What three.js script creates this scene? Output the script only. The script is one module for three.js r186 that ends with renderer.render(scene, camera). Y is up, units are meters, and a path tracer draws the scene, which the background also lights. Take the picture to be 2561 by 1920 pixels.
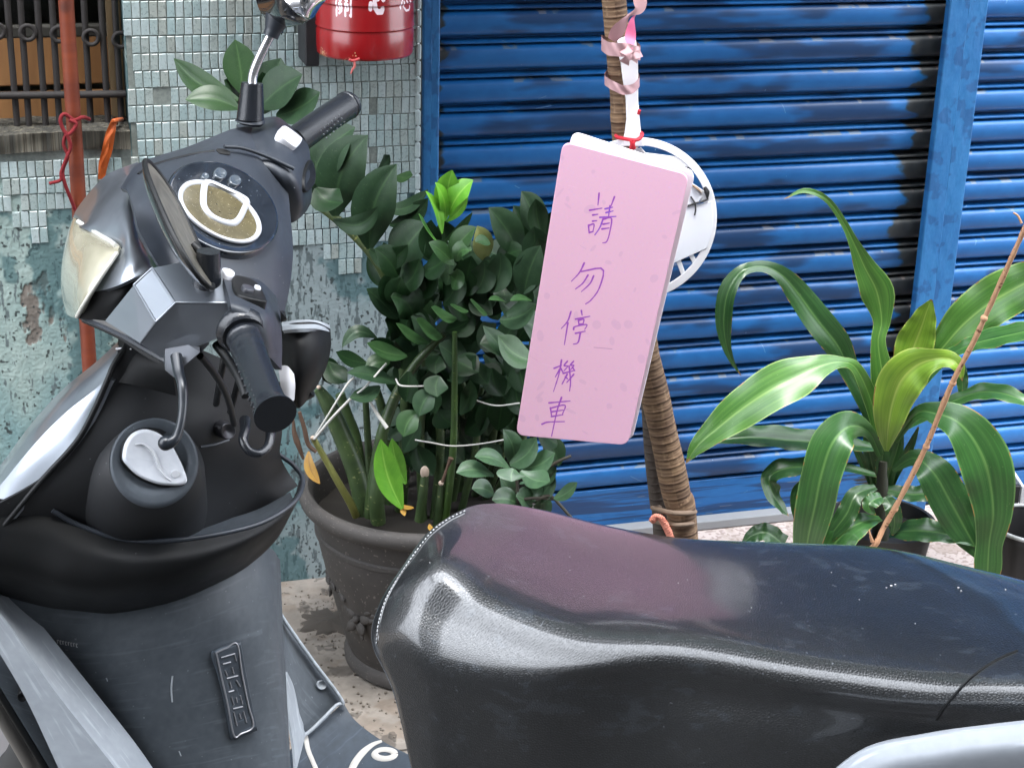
import * as THREE from 'three';
import { mergeGeometries, toCreasedNormals, mergeVertices } from 'three/addons/utils/BufferGeometryUtils.js';
import { RoundedBoxGeometry } from 'three/addons/geometries/RoundedBoxGeometry.js';
import { ConvexGeometry } from 'three/addons/geometries/ConvexGeometry.js';

// ---------------------------------------------------------------- camera, sky, sun, exposure
const V = (x, y, z) => new THREE.Vector3(x, y, z);
const RAD = Math.PI / 180;
const scene = new THREE.Scene();
const LENS = 4300, PITCH = 21.3 * RAD, ROLL = 1.58 * RAD, EYE = V(0, 1.5, 0);
const camera = new THREE.PerspectiveCamera(2 * Math.atan(960 / LENS) / RAD, 1024 / 767, 0.05, 120);
const AHEAD = V(0, -Math.sin(PITCH), -Math.cos(PITCH));
const up0 = V(0, Math.cos(PITCH), -Math.sin(PITCH));
const RIGHT = V(Math.cos(ROLL), 0, 0).addScaledVector(up0, Math.sin(ROLL));
const UPV = V(-Math.sin(ROLL), 0, 0).addScaledVector(up0, Math.cos(ROLL));
camera.position.copy(EYE);
camera.quaternion.setFromRotationMatrix(new THREE.Matrix4().makeBasis(RIGHT, UPV, AHEAD.clone().negate()));
camera.updateMatrixWorld();
scene.add(camera);

{ // pale overcast sky, a little brighter towards the zenith
  const w = 64, h = 32, d = new Float32Array(w * h * 4);
  for (let j = 0; j < h; j++) for (let i = 0; i < w; i++) {
    const el = (j + 0.5) / h * 2 - 1, k = (j * w + i) * 4;
    const s = el > 0 ? 0.5 + 0.85 * el : 0.45;
    d[k] = 0.94 * s; d[k + 1] = 0.99 * s; d[k + 2] = 1.08 * s; d[k + 3] = 1;
  }
  const sky = new THREE.DataTexture(d, w, h, THREE.RGBAFormat, THREE.FloatType);
  sky.mapping = THREE.EquirectangularReflectionMapping; sky.magFilter = THREE.LinearFilter; sky.needsUpdate = true;
  scene.background = sky; scene.environment = sky;
}
const sun = new THREE.DirectionalLight(new THREE.Color(1, 0.97, 0.92), 0.5);
sun.position.set(0.9, 6, -0.6); sun.target.position.set(0, 0.4, -2.2);
sun.castShadow = true; sun.shadow.radius = 40; sun.shadow.mapSize.set(2048, 2048);
Object.assign(sun.shadow.camera, { left: -4, right: 4, top: 4, bottom: -4, near: 0.1, far: 14 });
scene.add(sun, sun.target);
const renderer = new THREE.WebGLRenderer({ antialias: true });
renderer.toneMapping = THREE.LinearToneMapping;
renderer.toneMappingExposure = 9;
renderer.shadowMap.enabled = true;

// ---------------------------------------------------------------- helpers
const creased = (g, a) => { const k = g.clone(); k.scale(1000, 1000, 1000); const r = toCreasedNormals(k, a); r.scale(0.001, 0.001, 0.001); return r; }; // it welds in hundredths of a unit
// a direction read from the photograph plus a measured distance gives a point of the place
const at = (x, y, d) => EYE.clone().addScaledVector(AHEAD, d).addScaledVector(RIGHT, (x - 1280.5) / LENS * d).addScaledVector(UPV, -(y - 960) / LENS * d);
const atH = (x, y, h) => { const r = at(x, y, 1).sub(EYE); return EYE.clone().addScaledVector(r, (h - EYE.y) / r.y); };
const P3 = a => Array.isArray(a) ? at(a[0], a[1], a[2]) : a;
let seed = 7;
const rnd = () => { seed = (seed + 0x6D2B79F5) | 0; let t = Math.imul(seed ^ (seed >>> 15), 1 | seed); t = (t + Math.imul(t ^ (t >>> 7), 61 | t)) ^ t; return ((t ^ (t >>> 14)) >>> 0) / 4294967296; };
const rr = (a, b) => a + (b - a) * rnd();
const lerp = (a, b, t) => a + (b - a) * t, clamp = (x, a = 0, b = 1) => Math.min(b, Math.max(a, x));
const sstep = (a, b, x) => { const t = clamp((x - a) / (b - a)); return t * t * (3 - 2 * t); };
const hash = (x, y, s) => { let h = Math.imul(x, 374761393) + Math.imul(y, 668265263) + Math.imul(s, 974634777); h = Math.imul(h ^ (h >>> 13), 1274126177); return ((h ^ (h >>> 16)) >>> 0) / 4294967296; };
function vnoise(x, y, p, s) {
  const xi = Math.floor(x), yi = Math.floor(y); let fx = x - xi, fy = y - yi;
  fx = fx * fx * (3 - 2 * fx); fy = fy * fy * (3 - 2 * fy);
  const m = v => ((v % p) + p) % p, x0 = m(xi), x1 = m(xi + 1), y0 = m(yi), y1 = m(yi + 1);
  return lerp(lerp(hash(x0, y0, s), hash(x1, y0, s), fx), lerp(hash(x0, y1, s), hash(x1, y1, s), fx), fy);
}
function fbm(x, y, p, s, oct = 4, g = 0.5) { let v = 0, a = 1, n = 0; for (let o = 0; o < oct; o++) { v += a * vnoise(x, y, p, s + o * 17); n += a; a *= g; x *= 2; y *= 2; p *= 2; } return v / n; }
function tex(w, h, fn, size, colour = true) {
  const d = new Uint8Array(w * h * 4);
  for (let j = 0; j < h; j++) for (let i = 0; i < w; i++) {
    let c = fn(i / w, j / h); if (typeof c === 'number') c = [c * 255, c * 255, c * 255];
    const k = (j * w + i) * 4; d[k] = clamp(c[0], 0, 255); d[k + 1] = clamp(c[1], 0, 255); d[k + 2] = clamp(c[2], 0, 255); d[k + 3] = 255;
  }
  const t = new THREE.DataTexture(d, w, h, THREE.RGBAFormat);
  t.wrapS = t.wrapT = THREE.RepeatWrapping; t.magFilter = THREE.LinearFilter; t.minFilter = THREE.LinearMipmapLinearFilter; t.generateMipmaps = true;
  if (colour) t.colorSpace = THREE.SRGBColorSpace;
  if (size) t.repeat.set(1 / (size[0] ?? size), 1 / (size[1] ?? size));
  t.needsUpdate = true; return t;
}
const mix3 = (a, b, t) => [lerp(a[0], b[0], t), lerp(a[1], b[1], t), lerp(a[2], b[2], t)];
function mat(o) { const { rgb, ...r } = o; const m = new THREE.MeshPhysicalMaterial({ side: THREE.DoubleSide, ...r }); if (rgb) m.color.setRGB(rgb[0], rgb[1], rgb[2]); return m; }

function thing(name, label, category, base = V(0, 0, 0), group) {
  const g = new THREE.Group(); g.name = name; g.position.copy(base); g.userData = { label, category };
  if (group) g.userData.group = group;
  scene.add(g); g._base = base.clone(); return g;
}
const used = {};
const numbered = n => { used[n] = (used[n] ?? -1) + 1; return used[n] ? n + '_' + String(used[n]).padStart(3, '0') : n; };
// a part built in the place's own coordinates, hung under its thing
function part(name, geo, m, parent) {
  const o = new THREE.Mesh(geo, m); o.name = name; o.castShadow = o.receiveShadow = true;
  if (parent._base) o.position.copy(parent._base).negate();
  parent.add(o); return o;
}
function single(name, label, category, geo, m, group, kind) {
  const o = new THREE.Mesh(geo, m); o.name = name; o.castShadow = o.receiveShadow = true; o.userData = { label, category };
  if (group) o.userData.group = group; if (kind) o.userData.kind = kind;
  scene.add(o); return o;
}
function merge(list) { return mergeGeometries(list.map(g => { const n = g.index ? g.toNonIndexed() : g; for (const k of Object.keys(n.attributes)) if (!['position', 'normal', 'uv'].includes(k)) n.deleteAttribute(k); if (!n.attributes.uv) n.setAttribute('uv', new THREE.BufferAttribute(new Float32Array(n.attributes.position.count * 2), 2)); return n; })); }
const crPoint = (p0, p1, p2, p3, t) => { const t2 = t * t, t3 = t2 * t; const f = k => 0.5 * (2 * p1[k] + (p2[k] - p0[k]) * t + (2 * p0[k] - 5 * p1[k] + 4 * p2[k] - p3[k]) * t2 + (3 * p1[k] - p0[k] - 3 * p2[k] + p3[k]) * t3); return V(f('x'), f('y'), f('z')); };
function crLine(pts, n, closed = false) {
  const out = [], m = closed ? pts.length : pts.length - 1, g = i => closed ? pts[((i % pts.length) + pts.length) % pts.length] : (i < 0 ? pts[0].clone().multiplyScalar(2).sub(pts[1]) : i >= pts.length ? pts[pts.length - 1].clone().multiplyScalar(2).sub(pts[pts.length - 2]) : pts[i]);
  for (let i = 0; i <= n; i++) { const s = Math.min(i / n * m, m - 1e-9), k = Math.floor(s); out.push(crPoint(g(k - 1), g(k), g(k + 1), g(k + 2), s - k)); }
  return out;
}
function gridGeo(grid, flip = false) { // grid[row][col] of Vector3, uv in metres
  const R = grid.length, C = grid[0].length, p = [], uv = [], ix = [];
  let v = 0;
  for (let r = 0; r < R; r++) {
    if (r) v += grid[r][C >> 1].distanceTo(grid[r - 1][C >> 1]);
    let u = 0;
    for (let c = 0; c < C; c++) { if (c) u += grid[R >> 1][c].distanceTo(grid[R >> 1][c - 1]); p.push(grid[r][c].x, grid[r][c].y, grid[r][c].z); uv.push(u, v); }
  }
  for (let r = 0; r < R - 1; r++) for (let c = 0; c < C - 1; c++) { const a = r * C + c, b = a + 1, d = a + C, e = d + 1; flip ? ix.push(a, b, d, b, e, d) : ix.push(a, d, b, b, d, e); }
  const g = new THREE.BufferGeometry(); g.setAttribute('position', new THREE.Float32BufferAttribute(p, 3)); g.setAttribute('uv', new THREE.Float32BufferAttribute(uv, 2)); g.setIndex(ix); g.computeVertexNormals(); return g;
}
// smooth shell through rows of control points, with a real thickness behind its face
function shell(rows, { nu = 28, nv = 28, t = 0.004, linear = false } = {}) {
  let pts = rows.map(r => r.map(P3));
  let grid = pts;
  if (!linear) {
    const a = pts.map(r => crLine(r, nu)); grid = [];
    for (let c = 0; c <= nu; c++) { const l = crLine(a.map(r => r[c]), nv); l.forEach((q, r) => { (grid[r] ||= [])[c] = q; }); }
  }
  let f = gridGeo(grid);
  let s = 0; const P = f.attributes.position, N = f.attributes.normal, q = V(0, 0, 0), n = V(0, 0, 0);
  for (let i = 0; i < P.count; i++) { q.fromBufferAttribute(P, i); n.fromBufferAttribute(N, i); s += n.dot(q.sub(EYE)); }
  if (s > 0) { f = gridGeo(grid, true); }
  if (!t) return f;
  const R = grid.length, C = grid[0].length, Nn = f.attributes.normal;
  const back = grid.map((r, i) => r.map((p, j) => p.clone().addScaledVector(n.fromBufferAttribute(Nn, i * C + j), -t)));
  const b = gridGeo(back, s <= 0);
  const ring = [], ringB = [];
  for (let c = 0; c < C; c++) { ring.push(grid[0][c]); ringB.push(back[0][c]); }
  for (let r = 1; r < R; r++) { ring.push(grid[r][C - 1]); ringB.push(back[r][C - 1]); }
  for (let c = C - 2; c >= 0; c--) { ring.push(grid[R - 1][c]); ringB.push(back[R - 1][c]); }
  for (let r = R - 2; r >= 0; r--) { ring.push(grid[r][0]); ringB.push(back[r][0]); }
  return merge([f, b, gridGeo([ring, ringB], s > 0)]);
}
// round bar through points with a radius (number, list or function of 0..1)
function bar(pts, rad, { n = 24, seg = 12, caps = true, flat = 1, raw = false } = {}) {
  const c = raw ? pts.map(P3) : crLine(pts.map(P3), n); const N = c.length - 1;
  const R = typeof rad === 'function' ? rad : Array.isArray(rad) ? (t => { const s = Math.min(t * (rad.length - 1), rad.length - 1 - 1e-9), k = Math.floor(s); return lerp(rad[k], rad[k + 1], s - k); }) : () => rad;
  let up = V(0, 1, 0); const grid = []; let prev = null;
  for (let i = 0; i <= N; i++) {
    const tg = c[Math.min(i + 1, N)].clone().sub(c[Math.max(i - 1, 0)]).normalize();
    if (!prev) { if (Math.abs(tg.y) > 0.9) up = V(1, 0, 0); } else up = prev;
    const side = V(0, 0, 0).crossVectors(tg, up).normalize(); const nu = V(0, 0, 0).crossVectors(side, tg).normalize(); prev = nu;
    const row = []; const r = R(i / N);
    for (let k = 0; k <= seg; k++) { const a = k / seg * 2 * Math.PI; row.push(c[i].clone().addScaledVector(side, Math.cos(a) * r).addScaledVector(nu, Math.sin(a) * r * flat)); }
    grid.push(row);
  }
  if (caps) { const z = c[0], e = c[N]; grid.unshift(grid[0].map(p => p.clone().lerp(z, 0.02)), ); grid.unshift(grid[0].map(() => z.clone())); grid.push(grid[grid.length - 1].map(p => p.clone().lerp(e, 0.02))); grid.push(grid[0].map(() => e.clone())); }
  const g = gridGeo(grid); return caps ? creased(g, 0.9) : g;
}
function boxAt(w, h, d, x, y, z, r = 0) { const g = r ? new RoundedBoxGeometry(w, h, d, 2, r) : new THREE.BoxGeometry(w, h, d); g.translate(x, y, z); return g; }
// body turned about a vertical axis, profile [radius, height]
function turned(profile, x, y, z, seg = 64) { const g = new THREE.LatheGeometry(profile.map(p => new THREE.Vector2(p[0], p[1])), seg); g.translate(x, y, z); return toCreasedNormals(g, 0.7); }
// ---------------------------------------------------------------- the ground
{
  const concrete = tex(1024, 1024, (u, v) => {
    const a = fbm(u * 6, v * 6, 6, 3, 5), b = fbm(u * 40, v * 40, 40, 9, 3), st = sstep(0.52, 0.62, fbm(u * 9, v * 9, 9, 31, 5, 0.6)), pit = b > 0.72 ? 0.75 : 1;
    let c = mix3([104, 97, 89], [136, 128, 119], a); c = mix3(c, [92, 76, 62], st * 0.55 * fbm(u * 20, v * 20, 20, 71, 3)); c = mix3(c, [66, 60, 54], 0.7 * sstep(0.6, 0.7, fbm(u * 16 + 5, v * 16, 16, 131, 5, 0.65)));
    const k = (0.86 + 0.26 * b) * pit; return [c[0] * k, c[1] * k, c[2] * k];
  }, 0.9);
  const cb = tex(512, 512, (u, v) => 0.6 * fbm(u * 60, v * 60, 60, 5, 3) + 0.4 * fbm(u * 12, v * 12, 12, 8, 3), 0.9, false);
  const slabM = mat({ map: concrete, bumpMap: cb, bumpScale: 0.006, roughness: 0.92 });
  const dirt = mat({ rgb: [0.045, 0.038, 0.03], roughness: 1 });
  const g = new THREE.PlaneGeometry(80, 80); g.rotateX(-Math.PI / 2); g.translate(0, -0.012, -2);
  const ground = part('ground', g, dirt, scene); ground.userData.kind = 'structure';
  // cast concrete bays with open joints, parallel to the shop front
  const wall = new THREE.Matrix4().makeRotationY(16.2 * RAD).setPosition(-0.404, 0, -2.816);
  const xs = [-6.4, -4.2, -2.1, -0.75, 1.15, 2.6, 4.6, 6.8], zs = [-0.2, 0.59, 1.9, 3.4, 5.2];
  for (let i = 0; i < xs.length - 1; i++) for (let j = 0; j < zs.length - 1; j++) {
    const w = xs[i + 1] - xs[i] - 0.007, d = zs[j + 1] - zs[j] - 0.007, n = 40;
    const b = new THREE.BoxGeometry(w, 0.05, d, n, 1, n), p = b.attributes.position, uv = b.attributes.uv;
    const ox = (xs[i] + xs[i + 1]) / 2, oz = (zs[j] + zs[j + 1]) / 2;
    for (let k = 0; k < p.count; k++) {
      let x = p.getX(k) + ox, z = p.getZ(k) + oz, y = p.getY(k) - 0.0255;
      if (y > -0.02) y += 0.004 * (fbm(x * 3 + 40, z * 3 + 40, 999, 4, 3) - 0.5);
      if (Math.abs(p.getZ(k)) > d / 2 - 1e-3) z += 0.012 * (fbm(x * 6 + 50, j * 3, 999, 12, 3) - 0.5);
      p.setXYZ(k, x, y, z); uv.setXY(k, x + i * 0.37, z + j * 0.61);
    }
    b.computeVertexNormals(); b.applyMatrix4(wall);
    const s = part('concrete_slab', b, slabM, ground);
  }
  // tarred lane beyond the concrete strip
  { const lane = tex(512, 512, (u, v) => { const n = fbm(u * 60, v * 60, 60, 3, 3), b = fbm(u * 5, v * 5, 5, 8, 4); return mix3(mix3([44, 44, 45], [66, 65, 64], b), [96, 94, 90], n > 0.7 ? 0.8 : 0); }, 0.6);
    const lg = new THREE.PlaneGeometry(40, 12, 1, 1); lg.rotateX(-Math.PI / 2); lg.translate(0, 0.003, 0.93 + 6); const p = lg.attributes.position, uv = lg.attributes.uv; for (let k = 0; k < p.count; k++) uv.setXY(k, p.getX(k), p.getZ(k)); lg.applyMatrix4(wall);
    part('lane', lg, mat({ map: lane, roughness: 0.9 }), scene).userData.kind = 'structure'; }
  // pale washed-chip sill in front of the shutters
  const chips = tex(512, 512, (u, v) => { const n = vnoise(u * 70, v * 70, 70, 3), b = fbm(u * 8, v * 8, 8, 6, 4), m = vnoise(u * 140, v * 140, 140, 12); const c = mix3([184, 172, 167], [150, 136, 131], n > 0.62 ? 1 : 0.15 * m); return mix3(c, [140, 126, 116], 0.5 * sstep(0.5, 0.75, b)); }, 0.35);
  const sg = new RoundedBoxGeometry(2.6, 0.022, 0.52, 2, 0.004); sg.translate(0.24 + 1.3 + 0.27, 0.0, 0.24);
  { const p = sg.attributes.position, uv = sg.attributes.uv; for (let k = 0; k < p.count; k++) uv.setXY(k, p.getX(k), p.getZ(k)); }
  sg.applyMatrix4(wall);
  const sill = part('door_sill', sg, mat({ map: chips, roughness: 0.9 }), scene); sill.userData.kind = 'structure';
  // low dark mound and grit round the big pot
  const grit = mat({ rgb: [0.05, 0.042, 0.034], roughness: 1 });
  const heap = (x, y, r, nm, lab) => { const c = atH(x, y, 0), rows = []; for (let i = 0; i <= 10; i++) { const row = []; for (let k = 0; k <= 36; k++) { const a = k / 36 * 2 * Math.PI, f = i / 10, rad = r * f * (0.25 + 1.4 * fbm(Math.cos(a) * 4 + 9, Math.sin(a) * 4 + 9, 99, 5, 4, 0.7)); row.push(V(c.x + Math.cos(a) * rad, 0.0015 + 0.008 * (1 - f) * (0.4 + fbm(Math.cos(a) * rad * 60 + 50, Math.sin(a) * rad * 60 + 50, 999, 7, 3)) - (i === 10 ? 0.004 : 0), c.z + Math.sin(a) * rad * 0.8)); } rows.push(row); } return gridGeo(rows, true); };
  single('dark_mound', 'low dark uneven mound on the concrete at the foot of the large flower pot', 'soil', merge([heap(826, 1556, 0.06)]), grit, null, 'stuff');
  const L = []; for (let k = 0; k < 260; k++) { const c = atH(rr(640, 1080), rr(1450, 1880), 0), s = rr(0.0008, 0.0028); const g = new THREE.IcosahedronGeometry(s, 0); g.translate(c.x, s * 0.4, c.z); L.push(g); }
  for (let k = 0; k < 240; k++) { const c = atH(826 + (rnd() + rnd() - 1) * 90, 1550 + (rnd() + rnd() - 1) * 80, 0), s = rr(0.0006, 0.002); const g = new THREE.IcosahedronGeometry(s, 0); g.translate(c.x, s * 0.4, c.z); L.push(g); }
  single('grit', 'scattered grit and crumbs of soil on the concrete beside the pot', 'grit', merge(L), mat({ rgb: [0.13, 0.11, 0.09], roughness: 1 }), null, 'stuff');
}
// ---------------------------------------------------------------- the shop front: tiled wall, window, shutters
const WALL = V(-0.404, 0, -2.816), TURN = 16.2 * RAD;
const WX = V(Math.cos(TURN), 0, -Math.sin(TURN)), WN = V(Math.sin(TURN), 0, Math.cos(TURN));
const wallPt = (u, y, z = 0) => WALL.clone().addScaledVector(WX, u).addScaledVector(WN, z).setY(y);
const wallAt = (x, y, off = 0) => { const r = at(x, y, 1).sub(EYE), q = WALL.clone().addScaledVector(WN, off).sub(EYE); const P = EYE.clone().addScaledVector(r, q.dot(WN) / r.dot(WN)); return { u: P.clone().sub(WALL).dot(WX), y: P.y }; };
function front(name, label, category, u = 0) { const g = thing(name, label, category, wallPt(u, 0)); g.rotation.y = TURN; g._base = null; g._u = u; return g; }
{
  const wall = front('tiled_wall', 'pale blue mosaic tiled wall with flaking turquoise paint below and a barred window', 'wall');
  const U0 = -1.7, U1 = 0.24, WINU = -0.238, SILL = 0.845, TOP = 2.9, T = 0.3;
  // flaking paint over grey plaster
  const flake = (u, v) => { // u,v in metres on the wall
    const big = fbm(u * 5.5, v * 2.6, 512, 41, 5, 0.55), mid = fbm(u * 26, v * 14, 512, 77, 4, 0.6), fine = fbm(u * 120, v * 60, 1024, 13, 3, 0.6);
    const right = sstep(-0.2, 0.05, u);
    return { paint: -0.13 * Math.exp(-Math.pow((u - 8 + 0.41) / 0.06, 2) - Math.pow((v - 3 - 0.5) / 0.15, 2)) + 0.62 * big + 0.3 * mid + 0.1 * fine + right * 0.16 + (v < 0.18 ? 0.03 : 0), mid, fine, big, right };
  };
  const SU = 1.94, SV = 1.0, cW = 1600, cH = 825;
  const wmap = tex(cW, cH, (a, b) => {
    const u = U0 + a * SU, v = b * SV, f = flake(u + 8, v + 3), R = sstep(-0.25, 0.0, u);
    const teal = mix3([86, 118, 121], [114, 142, 144], fbm(u * 14 + 20, v * 9 + 9, 512, 5, 4));
    const pale = mix3(mix3([126, 146, 142], [152, 168, 163], f.fine), [128, 138, 142], R * 0.7);
    let paint = mix3(teal, pale, clamp(sstep(0.42, 0.6, fbm(u * 4 + 70, v * 3 + 2, 512, 15, 4) + 0.35 * (v - 0.45) + 0.12 * R) ));
    const plaster = mix3([86, 81, 76], [128, 121, 113], 0.5 * f.fine + 0.5 * fbm(u * 60 + 3, v * 60, 512, 19, 3));
    let c = mix3(plaster, paint, sstep(0.463, 0.483, f.paint));
    // drip-shaped black mould, mostly on the pier
    const run = fbm(u * 150 + 11, v * 42, 2048, 55, 4, 0.65), thr = lerp(0.64, 0.545, R);
    c = mix3(c, [74, 84, 86], 0.8 * sstep(thr, thr + 0.09, run));
    const speck = fbm(u * 170, v * 150, 2048, 23, 2); c = mix3(c, [38, 44, 44], sstep(0.74, 0.8, speck) * 0.8);
    const row = sstep(0.61, 0.66, v) * (1 - sstep(0.68, 0.74, v)) * R; c = mix3(c, [30, 34, 34], row * sstep(0.5, 0.6, fbm(u * 110, v * 80, 1024, 91, 3)));
    // blotches of dark algae
    c = mix3(c, [52, 84, 88], 0.6 * sstep(0.55, 0.62, fbm(u * 9, v * 9 + 4, 512, 61, 5, 0.6)));
    return c;
  });
  const wb = tex(1024, 528, (a, b) => { const u = U0 + a * SU, v = b * SV, f = flake(u + 8, v + 3); return 0.45 * sstep(0.455, 0.485, f.paint) + 0.3 * f.fine + 0.25 * fbm(u * 300, v * 300, 2048, 2, 2); }, null, false);
  const plasterM = mat({ map: wmap, bumpMap: wb, bumpScale: 0.004, roughness: 0.9 });
  const wallGeo = (() => { // wall body with a real window opening
    const L = [];
    const uvBox = (x0, x1, y0, y1, z0, z1) => { const g = new THREE.BoxGeometry(x1 - x0, y1 - y0, z1 - z0); g.translate((x0 + x1) / 2, (y0 + y1) / 2, (z0 + z1) / 2); const p = g.attributes.position, uv = g.attributes.uv; for (let k = 0; k < p.count; k++) uv.setXY(k, (p.getX(k) - U0) / SU, p.getY(k) / SV); return g; };
    L.push(uvBox(U0, U1, 0, SILL, -T, 0));
    L.push(uvBox(WINU, U1, SILL, TOP, -T, 0));
    L.push(uvBox(U0, -1.35, SILL, TOP, -T, 0));
    L.push(uvBox(-1.35, WINU, 2.1, TOP, -T, 0));
    return merge(L);
  })();
  part('plaster', wallGeo, plasterM, wall);
  // mosaic: every tile a small bevelled block in mortar
  const tw = 0.01215, th = 0.0262, pu = 0.0137, pv = 0.0279, td = 0.0034, bv = 0.0011;
  const tileGeo = k => {
    const j = () => rr(-0.0004, 0.0004), z0 = -0.002, z1 = td + rr(-0.0005, 0.0006), tl = rr(-0.0005, 0.0005), tl2 = rr(-0.0004, 0.0004);
    const o = [[-tw / 2 + j(), -th / 2 + j()], [tw / 2 + j(), -th / 2 + j()], [tw / 2 + j(), th / 2 + j()], [-tw / 2 + j(), th / 2 + j()]], i = o.map(([x, y]) => [x - Math.sign(x) * bv, y - Math.sign(y) * bv]);
    const p = [], q = (a, b, c, d) => p.push(...a, ...b, ...c, ...a, ...c, ...d), B = ([x, y]) => [x, y, z0], M = ([x, y]) => [x, y, z1 - bv * 0.7], F = ([x, y]) => [x, y, z1 + tl * Math.sign(x) + tl2 * Math.sign(y)];
    q(...i.map(F)); for (let n = 0; n < 4; n++) { const m = (n + 1) % 4; q(M(o[n]), M(o[m]), F(i[m]), F(i[n])); q(B(o[n]), B(o[m]), M(o[m]), M(o[n])); }
    const g = new THREE.BufferGeometry(); g.setAttribute('position', new THREE.Float32BufferAttribute(p, 3));
    const uv = []; for (let n = 0; n < p.length / 3; n++) uv.push(p[n * 3] / 0.08 + k * 0.131, p[n * 3 + 1] / 0.08 + k * 0.37); g.setAttribute('uv', new THREE.Float32BufferAttribute(uv, 2)); g.computeVertexNormals(); return g;
  };
  const tGeos = Array.from({ length: 8 }, (_, k) => tileGeo(k));
  const glaze = (a, b, d, s) => tex(256, 256, (u, v) => { const n = fbm(u * 9, v * 9, 9, s, 4, 0.6), m = fbm(u * 30, v * 30, 30, s + 5, 3); let c = mix3(a, b, n); c = mix3(c, [98, 106, 102], 0.6 * d * sstep(0.58, 0.72, m)); return c; });
  const tMats = [[[140, 158, 158], [164, 177, 175], 0.6], [[133, 154, 155], [158, 174, 174], 0.6], [[144, 156, 153], [166, 175, 172], 0.6], [[140, 149, 145], [162, 168, 162], 0.7], [[152, 168, 169], [176, 188, 188], 0.4], [[130, 150, 150], [154, 170, 170], 0.7]].map((a, k) => mat({ map: glaze(a[0], a[1], a[2], k * 31 + 3), roughness: 0.32, clearcoat: 0.3, clearcoatRoughness: 0.25 }));
  const inRow = (u, v) => {
    if (u > U1 - 0.006) return false;
    if (u > WINU + 0.004) { return v > 0.62 + 0.03 * Math.sin(u * 40) && v < 2.7; }
    return v < SILL - 0.03 && v > 0.70 + 0.02 * Math.sin(u * 55 + 1);
  };
  const cand = [];
  for (let r = 0; r < 40; r++) for (let c = 0; c < 60; c++) {
    const u = U1 - 0.0085 - c * pu + 0.0015 * Math.sin(r * 1.3), v = 0.6 + r * pv;
    if (u < -0.62 || v > 1.25 || !inRow(u, v)) continue;
    const low = (u > WINU ? v < 0.72 : v < 0.76); if (rnd() < (low ? 0.1 : 0.02)) continue;
    const d = at(0, 0, 1); cand.push({ u, v, vis: u > -0.47 && v < 1.06 && !(u > 0.075 && u < 0.235 && v > 0.96) && !(u < 0 && v < 0.85 && u > WINU) });
  }
  const shown = cand.filter(c => c.vis), rest = cand.filter(c => !c.vis); for (let i = shown.length - 1; i > 0; i--) { const j = Math.floor(rnd() * (i + 1));[shown[i], shown[j]] = [shown[j], shown[i]]; }
  while (shown.length > 299) rest.push(shown.pop());
  const pick = (u, v) => { const n = fbm(u * 30 + 40, v * 30, 999, 8, 3); const k = Math.floor(n * 9 + rnd() * 1.6); return [0, 1, 0, 2, 4, 0, 1, 3, 0, 5, 1][(k + 55) % 11]; };
  for (const c of shown) { const o = part('tile', tGeos[Math.floor(rnd() * 8)], tMats[pick(c.u, c.v)], wall); o.position.set(c.u, c.v, (c.u > WINU ? c.v < 0.73 : c.v < 0.765) ? rr(-0.0022, -0.0008) : rr(-0.0004, 0.0003)); o.rotation.z = rr(-0.012, 0.012); }
  const rg = [[], [], [], [], [], []];
  for (const c of rest) { const g = tGeos[Math.floor(rnd() * 8)].clone(); g.rotateZ(rr(-0.012, 0.012)); g.translate(c.u, c.v, 0); rg[pick(c.u, c.v)].push(g); }
  rg.forEach((l, k) => { if (l.length) { const o = part('tile_field', merge(l), tMats[k], wall); o.userData.kind = 'stuff'; } });
  // mortar bed behind the tiles
  const mortar = mat({ map: tex(256, 256, (u, v) => { const n = fbm(u * 30, v * 30, 30, 4, 4, 0.6); return mix3([98, 106, 102], [138, 144, 138], n); }, 0.12), roughness: 0.95 });
  const bed = (x0, x1, y0, y1) => { const g = new THREE.PlaneGeometry(x1 - x0, y1 - y0); g.translate((x0 + x1) / 2, (y0 + y1) / 2, 0.0004 + 0.0008); const p = g.attributes.position, uv = g.attributes.uv; for (let k = 0; k < p.count; k++) uv.setXY(k, p.getX(k), p.getY(k)); return g; };
  part('mortar', merge([bed(WINU + 0.001, U1 - 0.001, 0.745, TOP - 0.05), bed(-0.7, WINU - 0.001, 0.785, SILL - 0.02)]), mortar, wall);
  // right-hand return edge: a column of bullnose pieces
  const edgeL = []; for (let r = 0; r < 44; r++) { const g = new RoundedBoxGeometry(0.009, pv - 0.0016, 0.02, 2, 0.0032); g.translate(U1 + 0.0005 + rr(-0.0004, 0.0004), 0.02 + r * pv, -0.003); edgeL.push(g); }
  part('edge_trim', merge(edgeL), tMats[4], wall);
  // window: rough sill, dark room, boards, iron bars with rings
  const win = new THREE.Group(); win.name = 'window'; wall.add(win);
  const rough = mat({ map: tex(256, 256, (u, v) => { const n = fbm(u * 16, v * 16, 16, 3, 5, 0.6); return mix3([34, 34, 30], [112, 106, 92], n * n * 1.4); }, 0.14), roughness: 0.95, bumpMap: tex(256, 256, (u, v) => fbm(u * 20, v * 20, 20, 6, 4, 0.6), 0.14, false), bumpScale: 0.01 });
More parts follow.
